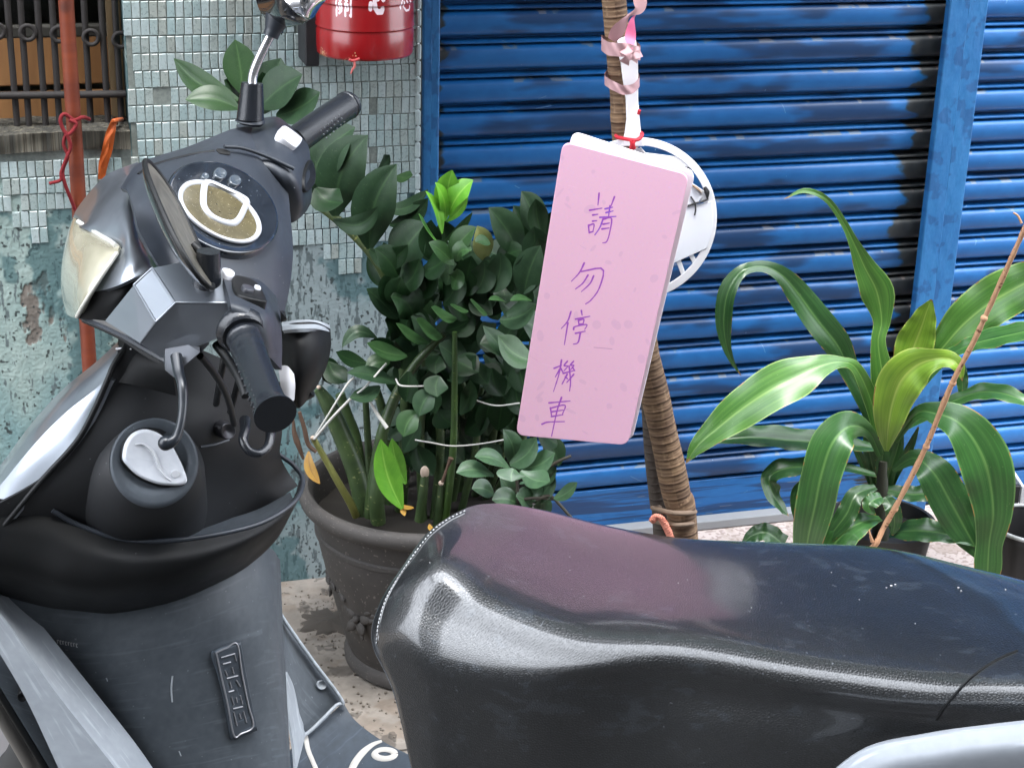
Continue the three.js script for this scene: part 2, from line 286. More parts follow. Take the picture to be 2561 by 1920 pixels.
  { const g = new THREE.BoxGeometry(1.11, 0.03, 0.285, 60, 3, 16), p = g.attributes.position, uv = g.attributes.uv; for (let k = 0; k < p.count; k++) { const x = p.getX(k), z = p.getZ(k); uv.setXY(k, x, z); p.setXYZ(k, x - 0.794, p.getY(k) + SILL - 0.005 + 0.009 * (fbm(x * 30 + 40, z * 30 + 9, 999, 3, 3) - 0.5), z - 0.142 + 0.008 + 0.01 * (fbm(x * 25 + 90, p.getY(k) * 60 + 3, 999, 5, 3) - 0.5)); } g.computeVertexNormals(); part('window_sill', g, rough, win); }
  const woodT = tex(256, 512, (u, v) => { const n = fbm(u * 5 + 3 * fbm(u * 3, v * 8, 8, 2, 2), v * 30, 64, 9, 4); return mix3([112, 76, 42], [146, 104, 60], n); }, [0.5, 0.4]);
  const boardM = mat({ map: woodT, roughness: 0.7 });
  const iron = mat({ rgb: [0.018, 0.015, 0.014], roughness: 0.75, metalness: 0.1 });
  const zb = -0.05;
  const y1 = wallAt(300, 205, zb).y, y2 = wallAt(300, 330, zb).y;
  const dark = mat({ rgb: [0.3, 0.29, 0.26], roughness: 0.95 });
  for (const [a, b] of [[SILL + 0.002, SILL + 0.052], [SILL + 0.062, SILL + 0.142]]) { const g = boxAt(1.1, b - a, 0.018, -0.79, (a + b) / 2, -0.12, 0.003); const p = g.attributes.position, uv = g.attributes.uv; for (let k = 0; k < p.count; k++) uv.setXY(k, p.getY(k), p.getX(k)); part('board', g, boardM, win); }
  part('board_rail', boxAt(1.1, 0.02, 0.03, -0.79, SILL + 0.15, -0.125, 0.004), mat({ rgb: [0.03, 0.028, 0.022], roughness: 0.8 }), win);
  { const pane = boxAt(1.1, 1.1, 0.006, -0.79, SILL + 0.16 + 0.55, -0.13); part('pane', pane, mat({ rgb: [0.5, 0.52, 0.5], roughness: 0.1, transmission: 1, thickness: 0 }), win); }
  part('side_post', boxAt(0.022, 1.25, 0.03, WINU - 0.0125, SILL + 0.64, -0.085), mat({ rgb: [0.16, 0.11, 0.055], roughness: 0.8 }), win);
  part('room', merge([boxAt(1.5, 1.9, 0.05, -0.79, 1.45, -1.6), boxAt(0.05, 1.9, 1.32, -1.5, 1.45, -0.96), boxAt(0.05, 1.9, 1.32, -0.08, 1.45, -0.96), boxAt(1.4, 0.05, 1.32, -0.79, 0.52, -0.96), boxAt(1.4, 0.05, 1.32, -0.79, 2.38, -0.96)]), dark, win);
  for (const [xT, xB, yB] of [[-70, -50, 275], [15, 40, 288], [52, 70, 292], [93, 112, 295], [131, 147, 300], [211, 226, 307], [251, 270, 312], [285, 304, 318]]) {
    const b = wallAt(xB, yB, zb), t = wallAt(xT, 0, zb);
    part('window_bar', bar([V(b.u, b.y - 0.03, zb), V(lerp(b.u, t.u, 2.4), b.y - 0.03 + 1.28, zb)], 0.0052, { n: 4, seg: 8 }), iron, win);
  }
  { const a = wallAt(0, 205, zb), b = wallAt(322, 232, zb); part('window_crossbar', bar([V(a.u - 0.6, a.y - 0.01, zb + 0.007), V(WINU - 0.002, b.y, zb + 0.007)], 0.0062, { n: 4, seg: 8 }), iron, win); }
  for (const [x, y] of [[68, 80], [146, 84], [226, 92], [300, 98], [-10, 76]]) { const c = wallAt(x, y, zb); const g = new THREE.TorusGeometry(0.0115, 0.0036, 8, 24); g.translate(c.u, c.y, zb + 0.006); part('window_ring', g, iron, win); }
}
// ---- roller shutters
const blueTex = s => tex(1024, 1024, (a, b) => {
  const u = a * 0.96, v = b * 0.466, row = Math.floor(v / 0.05825), q = (v / 0.05825) % 1;
  const n = fbm(u * 9, v * 9, 512, s, 5, 0.6), f = fbm(u * 60, v * 90, 512, s + 3, 3);
  let c = mix3([14, 82, 142], [30, 110, 176], 0.55 * n + 0.45 * f);
  c = mix3(c, [14, 36, 68], 0.62 * sstep(0.54, 0.68, fbm(u * 5 + 9, v * 24, 512, s + 8, 4)));                  // soot film with its own outline
  const eL = u - 0.03 * fbm(row * 3.3, q * 2.5 + 4, 512, s + 5, 2) - 0.012 * f, eR = 0.95 - u - 0.06 * fbm(row * 4.1 + 7, q * 2 + 4, 512, s + 15, 2) - 0.02 * f;
  const bare = Math.max(1 - sstep(0.004, 0.012, eL), 1 - sstep(0.004, 0.016, eR));
  c = mix3(c, mix3([24, 27, 30], [60, 58, 54], fbm(u * 80, v * 80, 512, s + 22, 3)), bare * 0.95);
  if (fbm(u * 150, v * 150, 2048, s + 29, 2) > 0.955) c = [140, 165, 200];
  for (let k = 0; k < 14; k++) { const ax = hash(k, 1, s) * 0.9, ay = hash(k, 2, s) * 0.46, dx = (hash(k, 3, s) - 0.5) * 0.06, dy = (hash(k, 4, s) - 0.3) * 0.03, t = clamp(((u - ax) * dx + (v - ay) * dy) / (dx * dx + dy * dy)); if (Math.hypot(u - ax - dx * t, v - ay - dy * t) < 0.0004 + 0.0003 * f) c = mix3(c, [128, 156, 190], 0.7); }
  if (q > 0.18 && q < 0.3) c = mix3(c, [150, 128, 120], 0.55 * sstep(0.66, 0.72, fbm(u * 40, v * 30, 512, s + 41, 3)));
  return c;
});
const slatProfile = [[0, -0.018], [0.0024, -0.018], [0.0027, 0.002], [0.0038, 0.0066], [0.0056, 0.0086], [0.0078, 0.0084], [0.0090, 0.005], [0.0093, -0.015], [0.0122, -0.015], [0.0125, 0.0008], [0.0138, 0.0062], [0.017, 0.0112], [0.021, 0.0132], [0.031, 0.0138], [0.043, 0.0126], [0.0490, 0.0098], [0.0519, 0.006], [0.0525, 0.002], [0.0528, -0.018], [0.05825, -0.018]];
function makeShutter(sh, u0, u1, yTop, rows, blueM) {
  const w = u1 - u0, nx = 14, geos = [];
  for (let k = 0; k < 8; k++) {
    const grid = slatProfile.map(([y, z]) => Array.from({ length: nx + 1 }, (_, i) => V(i / nx * w, -y, z + 0.0007 * Math.sin(i * 1.7 + k * 2.1) + 0.0005 * Math.sin(i * 0.6 + k))));
    const g = gridGeo(grid, false), uv = g.attributes.uv, p = g.attributes.position;
    for (let i = 0; i < p.count; i++) uv.setXY(i, p.getX(i) / w * 0.99 + 0.003, (k * 0.05825 - p.getY(i)) / 0.466);
    geos.push(creased(g, 0.6));
  }
  for (let r = 0; r < rows; r++) { const y = yTop - r * 0.05825; const o = part('slat', geos[(r * 5 + 3) % 8], blueM, sh); o.position.set(u0 - sh._u, y, -0.045); }
}
const postTex = tex(256, 1024, (a, b) => { const u = a * 0.1, v = b * 1.2; const n = fbm(u * 30, v * 12, 512, 7, 5, 0.6), f = fbm(u * 200, v * 200, 2048, 9, 3); let c = mix3([24, 86, 142], [48, 120, 174], 0.7 * n + 0.3 * f); c = mix3(c, [22, 68, 116], 0.5 * sstep(0.56, 0.66, fbm(u * 50 + 3, v * 40, 512, 19, 4))); return c; });
const postM = mat({ map: postTex, roughness: 0.5, bumpMap: tex(256, 512, (a, b) => fbm(a * 8, b * 40, 64, 3, 4), null, false), bumpScale: 0.0015 });
{
  const s1 = wallAt(1095, 105, -0.045), s2 = wallAt(2465, 137, -0.045);
  const blueA = mat({ map: blueTex(3), roughness: 0.42, clearcoat: 0.15, clearcoatRoughness: 0.4 }), blueB = mat({ map: blueTex(57), roughness: 0.42, clearcoat: 0.15, clearcoatRoughness: 0.4 });
  const a = front('roller_shutter', 'blue roller shutter with grimy slats behind the pink sign and the corn plant', 'shutter', 0.28);
  const topA = s1.y + 0.0052 + 0.05825 * 32;
  let n = Math.floor((topA - 0.05) / 0.05825); makeShutter(a, 0.262, 1.244, topA, n, blueA);
  const botA = topA - n * 0.05825;
  part('bottom_bar', boxAt(0.944, botA - 0.004, 0.012, (0.282 + 1.226) / 2 - 0.28, (botA + 0.004) / 2, -0.043, 0.002), blueA, a);
  part('bottom_angle', boxAt(0.944, 0.018, 0.03, (0.282 + 1.226) / 2 - 0.28, 0.0215, -0.022, 0.002), mat({ rgb: [0.24, 0.25, 0.26], roughness: 0.7 }), a);
  const b = front('roller_shutter_001', 'brighter blue roller shutter beyond the wide blue post, behind the dry twig', 'shutter', 1.3);
  const topB = s2.y + 0.0052 + 0.05825 * 31; n = Math.floor((topB - 0.05) / 0.05825); makeShutter(b, 1.254, 2.25, topB, n, blueB);
  const botB = topB - n * 0.05825;
  part('bottom_bar', boxAt(0.948, botB - 0.004, 0.012, (1.302 + 2.25) / 2 - 1.3, (botB + 0.004) / 2, -0.043, 0.002), blueB, b);
  const uvBox = (g) => { const p = g.attributes.position, uv = g.attributes.uv; for (let k = 0; k < p.count; k++) uv.setXY(k, p.getX(k) * 8, p.getY(k) / 1.2); return g; };
  const pm = front('guide_post', 'wide blue painted steel post between the two shutters', 'post', 1.264);
  part('post_face', uvBox(boxAt(0.078, 2.88, 0.018, 0, 1.44 + 0.012, -0.004, 0.003)), postM, pm);
  const pl = front('guide_post_001', 'narrow blue shutter guide post against the edge of the tiled wall', 'post', 0.2655);
  part('post_face', uvBox(boxAt(0.029, 2.88, 0.014, 0, 1.44 + 0.012, -0.012, 0.003)), postM, pl);
  const pr = front('guide_post_002', 'blue shutter guide post at the far end of the second shutter', 'post', 2.29);
  part('post_face', uvBox(boxAt(0.07, 2.88, 0.05, 0, 1.44 + 0.012, -0.02, 0.003)), postM, pr);
  // the storeys above and the houses across the narrow alley, which leave a strip of sky
  const render = mat({ map: tex(512, 512, (u, v) => { const n = fbm(u * 8, v * 5, 8, 3, 5, 0.6), r = fbm(u * 40, v * 4, 40, 9, 4); return mix3(mix3([70, 69, 68], [96, 94, 91], n), [50, 49, 47], 0.6 * sstep(0.55, 0.7, r)); }, 3), roughness: 0.95 });
  const uvw = g => { const p = g.attributes.position, uv = g.attributes.uv; for (let k = 0; k < p.count; k++) uv.setXY(k, p.getX(k) + p.getZ(k), p.getY(k)); return g; };
  const bk = front('upper_storey', 'plain grey rendered storeys over the shutters and the tiled wall', 'building', 0.3);
  part('wall', merge([uvw(boxAt(8.6, 6.4, 0.3, 0, 2.9 + 3.2, -0.16)), uvw(boxAt(2.1, 2.9, 0.1, 1.05, 1.46, -0.2)), uvw(boxAt(2.5, 2.9, 0.3, 3.3, 1.46, -0.15)), uvw(boxAt(2.5, 2.9, 0.3, -3.25, 1.46, -0.16))]), render, bk);
  part('lintel', uvw(boxAt(2.06, 0.3, 0.1, 0.99, 2.752, -0.02)), render, bk);
  // unseen sheet-metal cover, added above the view to shade the upper slats
  const aw = front('added_awning', 'unseen corrugated metal sheet on brackets, added to shade the first blue shutter', 'added_awning', 0.6);
  { const g = []; for (let i = 0; i <= 60; i++) { const x = -0.62 + i / 60 * 1.2; g.push([V(x, 1.72 + 0.008 * Math.sin(i * 1.05), -0.02), V(x, 1.67 + 0.008 * Math.sin(i * 1.05), 0.21), V(x, 1.62 + 0.008 * Math.sin(i * 1.05), 0.44)]); } part('sheet', gridGeo(g), mat({ rgb: [0.3, 0.31, 0.32], roughness: 0.6, metalness: 0.3 }), aw); for (const x of [-0.55, 0.5]) part('bracket', bar([V(x, 1.45, -0.0), V(x, 1.61, 0.4)], 0.012, { n: 4, seg: 8 }), mat({ rgb: [0.1, 0.1, 0.1], roughness: 0.6 }), aw); }
  const dGlass = mat({ rgb: [0.02, 0.024, 0.028], roughness: 0.08 });
  const op = front('facing_house', 'grey rendered house on the other side of the alley', 'building', 0);
  const D = 3.9, facing = [[-3.1, 1.0, 1.1, 2.2], [-0.6, 0.9, 1.3, 2.1], [1.7, 0.0, 1.2, 2.1], [-3.1, 4.0, 1.2, 5.2], [-0.6, 4.0, 1.2, 5.2], [1.9, 4.0, 1.2, 5.2]];
  part('wall', uvw(boxAt(8.6, 9, 0.3, 0.2, 4.5, D + 0.15)), render, op);
  for (const [u, y0, w, y1] of facing) { const f = part('window', merge([boxAt(w + 0.1, 0.06, 0.08, u, y1 + 0.03, D - 0.03), boxAt(w + 0.1, 0.06, 0.1, u, y0 - 0.03 + (y0 < 0.1 ? 0.07 : 0), D - 0.03), boxAt(0.05, y1 - y0, 0.08, u - w / 2 - 0.025, (y0 + y1) / 2, D - 0.03), boxAt(0.05, y1 - y0, 0.08, u + w / 2 + 0.025, (y0 + y1) / 2, D - 0.03)]), mat({ rgb: [0.3, 0.3, 0.3], roughness: 0.6 }), op); part('pane', boxAt(w, y1 - y0, 0.02, u, (y0 + y1) / 2, D - 0.012), dGlass, f); }
}
// ---------------------------------------------------------------- things on and before the wall
const atZ = (x, y, z) => { const r = at(x, y, 1).sub(EYE); return EYE.clone().addScaledVector(r, z / r.z); };
{ // rust-red pole tied to the window bars
  const w0 = wallAt(196, 430, 0.035), pT = wallAt(160, -60, 0.035), pB = wallAt(222, 905, 0.035);
  const dir = { u: (pB.u - pT.u) / (pB.y - pT.y) }; const uAt = y => pT.u + dir.u * (y - pT.y);
  const rust = tex(128, 1024, (u, v) => { const n = fbm(u * 3, v * 60, 64, 3, 4, 0.6), s = fbm(u * 14, v * 9, 16, 9, 3); let c = mix3([92, 36, 18], [128, 58, 28], n); return mix3(c, [62, 26, 16], sstep(0.56, 0.64, s) * 0.8); });
  const g = thing('pole', 'rust red wooden pole standing against the wall, tied to the window bars', 'pole', wallPt(uAt(0.012), 0.012, 0.035));
  part('shaft', bar([wallPt(uAt(0.012), 0.012, 0.035), wallPt(uAt(0.6), 0.6, 0.035), wallPt(uAt(1.5), 1.5, 0.035)], [0.0125, 0.012, 0.0118], { n: 30, seg: 14 }), mat({ map: rust, roughness: 0.6 }), g);
  const redS = mat({ rgb: [0.16, 0.006, 0.01], roughness: 0.9 });
  const q = (x, y, o) => { const p = wallAt(x, y, o); return wallPt(p.u, p.y, o); };
  const rs = thing('tied_string', 'dark red string knotted round the rust red pole with hanging ends', 'cord', q(190, 290, 0.05));
  part('loop', bar([q(222, 298, 0.02), q(205, 293, 0.052), q(185, 300, 0.052), q(160, 285, 0.055), q(150, 300, 0.056), q(158, 325, 0.056), q(172, 335, 0.057), q(190, 310, 0.055), q(172, 300, 0.056)], 0.0032, { n: 60, seg: 7 }), redS, rs);
  part('tail', bar([q(165, 330, 0.057), q(158, 360, 0.055), q(168, 390, 0.055), q(156, 425, 0.055), q(160, 455, 0.055), q(175, 495, 0.05), q(187, 525, 0.045)], 0.003, { n: 50, seg: 7 }), redS, rs);
  part('tail', bar([q(165, 335, 0.059), q(176, 365, 0.058), q(165, 395, 0.057), q(152, 430, 0.056), q(150, 450, 0.056), q(122, 459, 0.056)], 0.0028, { n: 50, seg: 7 }), redS, rs);
  const orM = mat({ rgb: [0.5, 0.1, 0.012], roughness: 0.55, transmission: 0.15 });
  const os = thing('orange_ribbon', 'orange plastic ribbon tied to a window bar, hanging down the tiles', 'ribbon', q(285, 300, 0.02));
  const rib = (pts, w) => { const c = crLine(pts, 30); return gridGeo(c.map((p, i) => [-1, -0.4, 0.3, 1].map((s, k) => p.clone().addScaledVector(WX, s * w(i / 30)).addScaledVector(WN, 0.0015 * Math.sin(i * 0.5 + k * 1.7))))); };
  part('knot', bar([q(304, 298, -0.04), q(290, 300, 0.012), q(282, 303, 0.014), q(290, 308, -0.02)], 0.0035, { n: 20, seg: 7 }), orM, os);
  part('tail', rib([q(284, 300, 0.014), q(276, 330, 0.016), q(268, 370, 0.014), q(258, 410, 0.012), q(252, 448, 0.012)], t => 0.0045 + 0.004 * Math.sin(t * 3)), orM, os);
  part('tail', rib([q(288, 300, 0.012), q(270, 345, 0.02), q(262, 385, 0.02), q(256, 420, 0.016)], t => 0.0035), orM, os);
}
{ // red cylinder lettered in white
  const OFF = 0.084, c = wallAt(912, 60, OFF), l = wallAt(790, 60, OFF), r = wallAt(1034, 60, OFF), R = (r.u - l.u) / 2 * 0.985;
  const C0 = wallPt(c.u, 0, OFF), yb = wallAt(912, 153, OFF + R * 0.93).y;
  const prof = [[0, 0.003], [R * 0.9, 0.003], [R * 0.955, 0], [R * 0.985, 0.003], [R, 0.012]], ring = y => prof.push([R, y - 0.004], [R * 0.985, y - 0.0015], [R * 0.985, y + 0.0005], [R * 1.016, y + 0.003], [R * 1.012, y + 0.006], [R, y + 0.009]);
  ring(0.0435); ring(0.083); prof.push([R, 0.15]); ring(0.2); prof.push([R, 0.27], [R * 0.96, 0.29], [R * 0.3, 0.32], [0, 0.322]);
  const H = 0.34, cv = document.createElement('canvas'); cv.width = 2048; cv.height = 1024; const x = cv.getContext('2d');
  x.fillStyle = '#8e0c12'; x.fillRect(0, 0, 2048, 1024);
  for (let i = 0; i < 900; i++) { x.fillStyle = `rgba(${110 + rnd() * 50},${rnd() * 26},${rnd() * 28},0.13)`; x.fillRect(rnd() * 2048, rnd() * 1024, 2 + rnd() * 5, 20 + rnd() * 150); }
  const camPhi = Math.atan2(EYE.x - C0.x, EYE.z - C0.z);
  const cx = a => (((camPhi + a * RAD) / (2 * Math.PI) % 1 + 1) % 1) * 2048, cy = y => 1024 - (y / H) * 1024; // three flips canvas textures
  const ch = (a, y0, sx, sy, strokes, w) => { x.strokeStyle = '#ecd9de'; x.lineCap = 'round'; x.lineJoin = 'round'; for (const s of strokes) { x.lineWidth = w * (s.w || 1); x.beginPath(); s.p.forEach(([px, py], i) => { const X = cx(a) + px * sx, Y = cy(y0) - py * sy; i ? x.lineTo(X, Y) : x.moveTo(X, Y); }); x.stroke(); } };
  const S = (...p) => ({ p });
  const guan = [S([-1, 2], [-1, -1]), S([1, 2], [1, -1], [0.86, -0.9]), S([-1, 2], [-0.25, 2], [-0.25, 1.1], [-1, 1.1]), S([-1, 1.55], [-0.25, 1.55]), S([1, 2], [0.25, 2], [0.25, 1.1], [1, 1.1]), S([1, 1.55], [0.25, 1.55]), S([-0.45, 0.9], [-0.6, 0.6], [-0.35, 0.55], [-0.6, 0.2], [-0.25, 0.15]), S([0.4, 0.9], [0.25, 0.6], [0.5, 0.55], [0.25, 0.2], [0.6, 0.15]), S([-0.3, 0], [-0.3, -0.5], [-0.6, -0.75]), S([0.25, 0], [0.25, -0.95]), S([-0.6, 0], [-0.6, -0.35], [-0.3, -0.35]), S([0.6, 0], [0.6, -0.4], [0.25, -0.4])];
  const xin = [{ w: 1.5, p: [[-1, 0.2], [-1.05, -0.35]] }, { w: 1.5, p: [[-0.45, 0.5], [-0.35, -0.3], [0.0, -0.75], [0.6, -0.75], [0.75, -0.4]] }, { w: 1.6, p: [[-0.25, 1.1], [0.0, 0.8]] }, { w: 1.6, p: [[0.6, 1.05], [0.85, 0.7]] }];
  const nin = [S([-0.5, 2], [-1, 1.2]), S([-0.75, 1.5], [-0.75, 0.3]), S([0, 2], [-0.3, 1.3]), S([-0.1, 1.6], [0.9, 1.6], [0.75, 1.3]), S([0.35, 1.6], [0.35, 0.5], [0.15, 0.6]), S([0, 1.1], [-0.2, 0.7]), S([0.65, 1.1], [0.9, 0.7]), S([-0.9, 0.1], [-1, -0.5]), S([-0.5, 0.15], [-0.45, -0.5], [-0.1, -0.85], [0.5, -0.85], [0.7, -0.5]), S([-0.1, 0.2], [0.1, 0]), S([0.6, 0.1], [0.9, -0.2])];
  ch(-25, 0.085, 52, 47, guan, 13); ch(15, 0.087, 46, 40, xin, 18); ch(57.6, 0.087, 66, 44, nin, 12);
  // chipped paint at the lower rim
  x.fillStyle = '#b88a66'; for (const [a, n] of [[-62, 60], [-15, 10], [120, 50], [200, 40]]) for (let i = 0; i < n; i++) x.fillRect(cx(a) + (rnd() - 0.5) * 130 * Math.sqrt(rnd()), cy(0.001 + rnd() * rnd() * 0.018), 3 + rnd() * 9, 3 + rnd() * 8);
  const ct = new THREE.CanvasTexture(cv); ct.colorSpace = THREE.SRGBColorSpace; ct.wrapS = THREE.RepeatWrapping;
  const geo = new THREE.LatheGeometry(prof.map(p => new THREE.Vector2(p[0], p[1])), 96); { const p = geo.attributes.position, uv = geo.attributes.uv; for (let k = 0; k < p.count; k++) uv.setY(k, p.getY(k) / H); }
  const g2 = creased(geo, 0.5); g2.translate(C0.x, yb, C0.z);
  const t = thing('red_canister', 'red lacquered metal canister with white lettering, fixed to the tiled wall', 'canister', V(C0.x, yb, C0.z));
  part('drum', g2, mat({ map: ct, roughness: 0.3, clearcoat: 0.6, clearcoatRoughness: 0.15 }), t);
  const bl = wallAt(755, 60, 0.05), br = wallAt(790, 60, 0.05), bb = wallAt(772, 158, 0.05);
  { const g = boxAt(br.u - bl.u, 0.24, 0.075, (bl.u + br.u) / 2, bb.y + 0.12, 0.0375 + 0.003, 0.003); g.rotateY(TURN); g.translate(WALL.x, 0, WALL.z); part('bracket', g, mat({ rgb: [0.012, 0.012, 0.014], roughness: 0.6 }), t); }
  const q = (a, b) => { const p = wallAt(a, b, OFF + R * 0.93); return wallPt(p.u, p.y, OFF + R * 0.96); };
  const s = thing('red_string', 'short scrap of pink red string dangling under the red canister', 'string', q(880, 150));
  part('knot', bar([q(872, 148), q(880, 151), q(890, 149), q(898, 146)], 0.0024, { n: 12, seg: 6 }), mat({ rgb: [0.55, 0.08, 0.08], roughness: 0.8 }), s);
  part('tail', bar([q(884, 150), q(886, 164), q(880, 174), q(876, 184)], [0.002, 0.0022, 0.0018, 0.0012], { n: 14, seg: 6 }), mat({ rgb: [0.6, 0.16, 0.14], roughness: 0.8 }), s);
}
// ---- the slender trunk, the fan and the pink sign hung on it
const TZ = -2.05;
{
  const tp = [[1530, -140], [1536, 0], [1549, 140], [1557, 260], [1563, 340], [1588, 640], [1612, 860], [1640, 995], [1672, 1140], [1694, 1245], [1706, 1300]].map(p => atZ(p[0], p[1], TZ));
  const e = tp[tp.length - 1]; tp.push(V(e.x + 0.03, e.y * 0.5, e.z + 0.004), V(e.x + 0.045, 0.012, e.z));
  const barkT = tex(512, 1024, (u, v) => {
    const n = fbm(u * 8, v * 24, 64, 3, 4, 0.6), wob = 0.018 * fbm(u * 4, v * 8, 8, 6, 2) + 0.05 * fbm(3, v * 7, 7, 66, 3), q = ((v + wob) * 14) % 1, ring = Math.exp(-Math.pow((q - 0.5) / 0.09, 2));
    const seg = Math.floor((v + wob) * 14), cr = ((u * 5 + hash(seg, 3, 1)) % 1), crack = Math.exp(-Math.pow((cr - 0.5) / 0.05, 2)) * (hash(seg, Math.floor(u * 5 + hash(seg, 3, 1)), 8) > 0.35 ? 1 : 0);
    let c = mix3([92, 72, 54], [134, 106, 78], n); c = mix3(c, [74, 54, 40], 0.6 * hash(seg, Math.floor(u * 5 + hash(seg, 3, 1)), 4)); return mix3(c, [168, 142, 112], Math.max(ring * (0.5 + 0.5 * n), crack * 0.7) * 0.6);
  }, [0.16, 0.16]);
  const barkB = tex(256, 512, (u, v) => { const q = (v * 14) % 1; return 0.35 * fbm(u * 20, v * 40, 64, 5, 3) + 0.6 * Math.exp(-Math.pow((q - 0.5) / 0.12, 2)); }, [0.16, 0.16], false);
  const bark = mat({ map: barkT, bumpMap: barkB, bumpScale: 0.002, roughness: 0.85 });
  const px = -TZ / 0.95 / LENS; // metres per photograph pixel at this distance
  const r = t => px * lerp(30, 38, sstep(0.2, 0.72, t)) * (1 + 0.025 * (fbm(t * 60, 3, 999, 4, 3) - 0.5) + 0.03 * Math.sin(t * 47));
  const t = thing('slender_tree', 'slender ringed tree trunk before the blue shutter, carrying the fan and pink sign', 'tree', tp[tp.length - 1]);
  part('trunk', bar(tp, r, { n: 420, seg: 18 }), bark, t);
  const d = 0.012; const sp = [[1590, 700], [1612, 900], [1624, 1000], [1634, 1140], [1648, 1260], [1656, 1320]].map(p => atZ(p[0], p[1], TZ - 0.035)); const se = sp[5]; sp.push(V(se.x + 0.05, 0.012, se.z + 0.02));
  part('side_stem', bar(sp, [px * 18, px * 22, px * 24, px * 26], { n: 60, seg: 12 }), mat({ rgb: [0.055, 0.042, 0.033], roughness: 0.9, bumpMap: barkB, bumpScale: 0.0015 }), t);
  const band = (a, b, c, dd, nm, m, rad) => part(nm, bar([atZ(a[0], a[1], TZ + 0.0), atZ((a[0] + b[0]) / 2, (a[1] + b[1]) / 2 + 8, TZ + 0.032), atZ(b[0], b[1], TZ), atZ((a[0] + b[0]) / 2, (a[1] + b[1]) / 2 - 8, TZ - 0.06), atZ(a[0], a[1], TZ)], rad, { n: 30, seg: 7 }), m, c);
  const bandM = mat({ rgb: [0.16, 0.11, 0.075], roughness: 0.8 });
  const tie = thing('trunk_tie', 'brown cord binding the two stems of the slender tree together', 'cord', atZ(1690, 1290, TZ));
  band([1632, 1270], [1738, 1280], tie, 0, 'turn', bandM, 0.0035); band([1640, 1304], [1738, 1306], tie, 0, 'turn', bandM, 0.003);
  const rp = thing('pink_twine', 'faded pink twisted twine knotted low on the slender tree', 'twine', atZ(1645, 1300, TZ + 0.03));
  const tw = ph => crLine([[1632, 1302], [1640, 1292], [1655, 1298], [1668, 1320], [1678, 1345]].map(p => atZ(p[0], p[1], TZ + 0.034)), 40).map((p, i) => p.add(V(Math.cos(i * 0.9 + ph) * 0.0026, Math.sin(i * 0.9 + ph) * 0.0026, Math.sin(i * 0.9 + ph) * 0.002)));
  for (const ph of [0, 2.1, 4.2]) part('strand', bar(tw(ph), 0.0028, { raw: true, seg: 6 }), mat({ rgb: [0.62, 0.23, 0.16], roughness: 0.9 }), rp);

  // round fan frame with ribs, half its sheet torn away
  const FZ = TZ + 0.045, fc = atZ(1590, 548, FZ), fr = atZ(1793, 548, FZ).distanceTo(fc), hub = atZ(1580, 385, FZ);
  const n = V(0.06, 0.14, 1).normalize(), fx = V(1, 0, 0).addScaledVector(n, -n.x).normalize(), fy = V(0, 0, 0).crossVectors(n, fx);
  const M = new THREE.Matrix4().makeBasis(fx, fy, n).setPosition(fc);
  const ext = (sh, dep = 0.0022) => new THREE.ExtrudeGeometry(sh, { depth: dep, bevelEnabled: true, bevelThickness: 0.0005, bevelSize: 0.0005, bevelSegments: 1, curveSegments: 48 });
  const white = mat({ rgb: [0.78, 0.78, 0.8], roughness: 0.4 });
  const fan = thing('hand_fan', 'round white plastic hand fan with bare ribs hung upside down behind the pink sign', 'fan', fc);
  const put = (nm, g, m) => { g.applyMatrix4(M); return part(nm, g, m, fan); };
  const rim = new THREE.Shape(); rim.absarc(0, 0, fr, 0, 2 * Math.PI); const hole = new THREE.Path(); hole.absarc(0, 0, fr * 0.915, 0, 2 * Math.PI, true); rim.holes.push(hole); put('rim', ext(rim, 0.003), white);
  const hy = fr * 0.86;
  for (let k = 0; k < 13; k++) {
    const a = (-172 + k * (164 / 12)) * RAD + (k % 2) * 0.02, ex = Math.cos(a) * fr * 0.95, ey = Math.sin(a) * fr * 0.95; // ribs from the handle end to the rim
    const dx = ex, dy = ey - hy, L = Math.hypot(dx, dy), w = 0.0022; const s = new THREE.Shape(); s.moveTo(-dy / L * w * 1.4, hy + dx / L * w * 1.4); s.lineTo(dy / L * w * 1.4, hy - dx / L * w * 1.4); s.lineTo(ex + dy / L * w, ey - dx / L * w); s.lineTo(ex - dy / L * w, ey + dx / L * w); put('rib', ext(s), white);
  }
  for (const [a, b] of [[62, 28], [28, 8]]) { const s = new THREE.Shape(); const A = a * RAD, B = b * RAD; s.moveTo(0.006, hy - 0.004); s.lineTo(Math.cos(A - 0.12) * fr * 0.94, Math.sin(A - 0.12) * fr * 0.94); s.lineTo(Math.cos(A - 0.3) * fr * 0.94, Math.sin(A - 0.3) * fr * 0.94); s.lineTo(0.004, hy - 0.02); put('web', ext(s), white); }
  const sheet = new THREE.Shape(); sheet.moveTo(-fr * 0.6, fr * 0.45); sheet.lineTo(fr * 0.2, fr * 0.62); sheet.lineTo(fr * 0.72, fr * 0.4); sheet.lineTo(fr * 0.8, fr * 0.3); sheet.lineTo(fr * 0.74, fr * 0.2); sheet.lineTo(fr * 0.93, fr * 0.24); sheet.absarc(0, 0, fr * 0.95, 0.22, -0.36, true); sheet.lineTo(fr * 0.3, -fr * 0.62); sheet.lineTo(-fr * 0.5, -fr * 0.5);
  { const g = ext(sheet, 0.0006); g.translate(0, 0, 0.0035); put('paper', g, mat({ map: tex(256, 256, (u, v) => { const n = fbm(u * 5, v * 5, 5, 4, 4); let c = mix3([236, 236, 240], [220, 226, 234], n); return c; }, 0.3), roughness: 0.6 })); }
  const inked = mat({ rgb: [0.012, 0.012, 0.014], roughness: 0.5 });
  const lp = (a, b, z = 0.0055) => V(a * fr, b * fr, z).applyMatrix4(M);
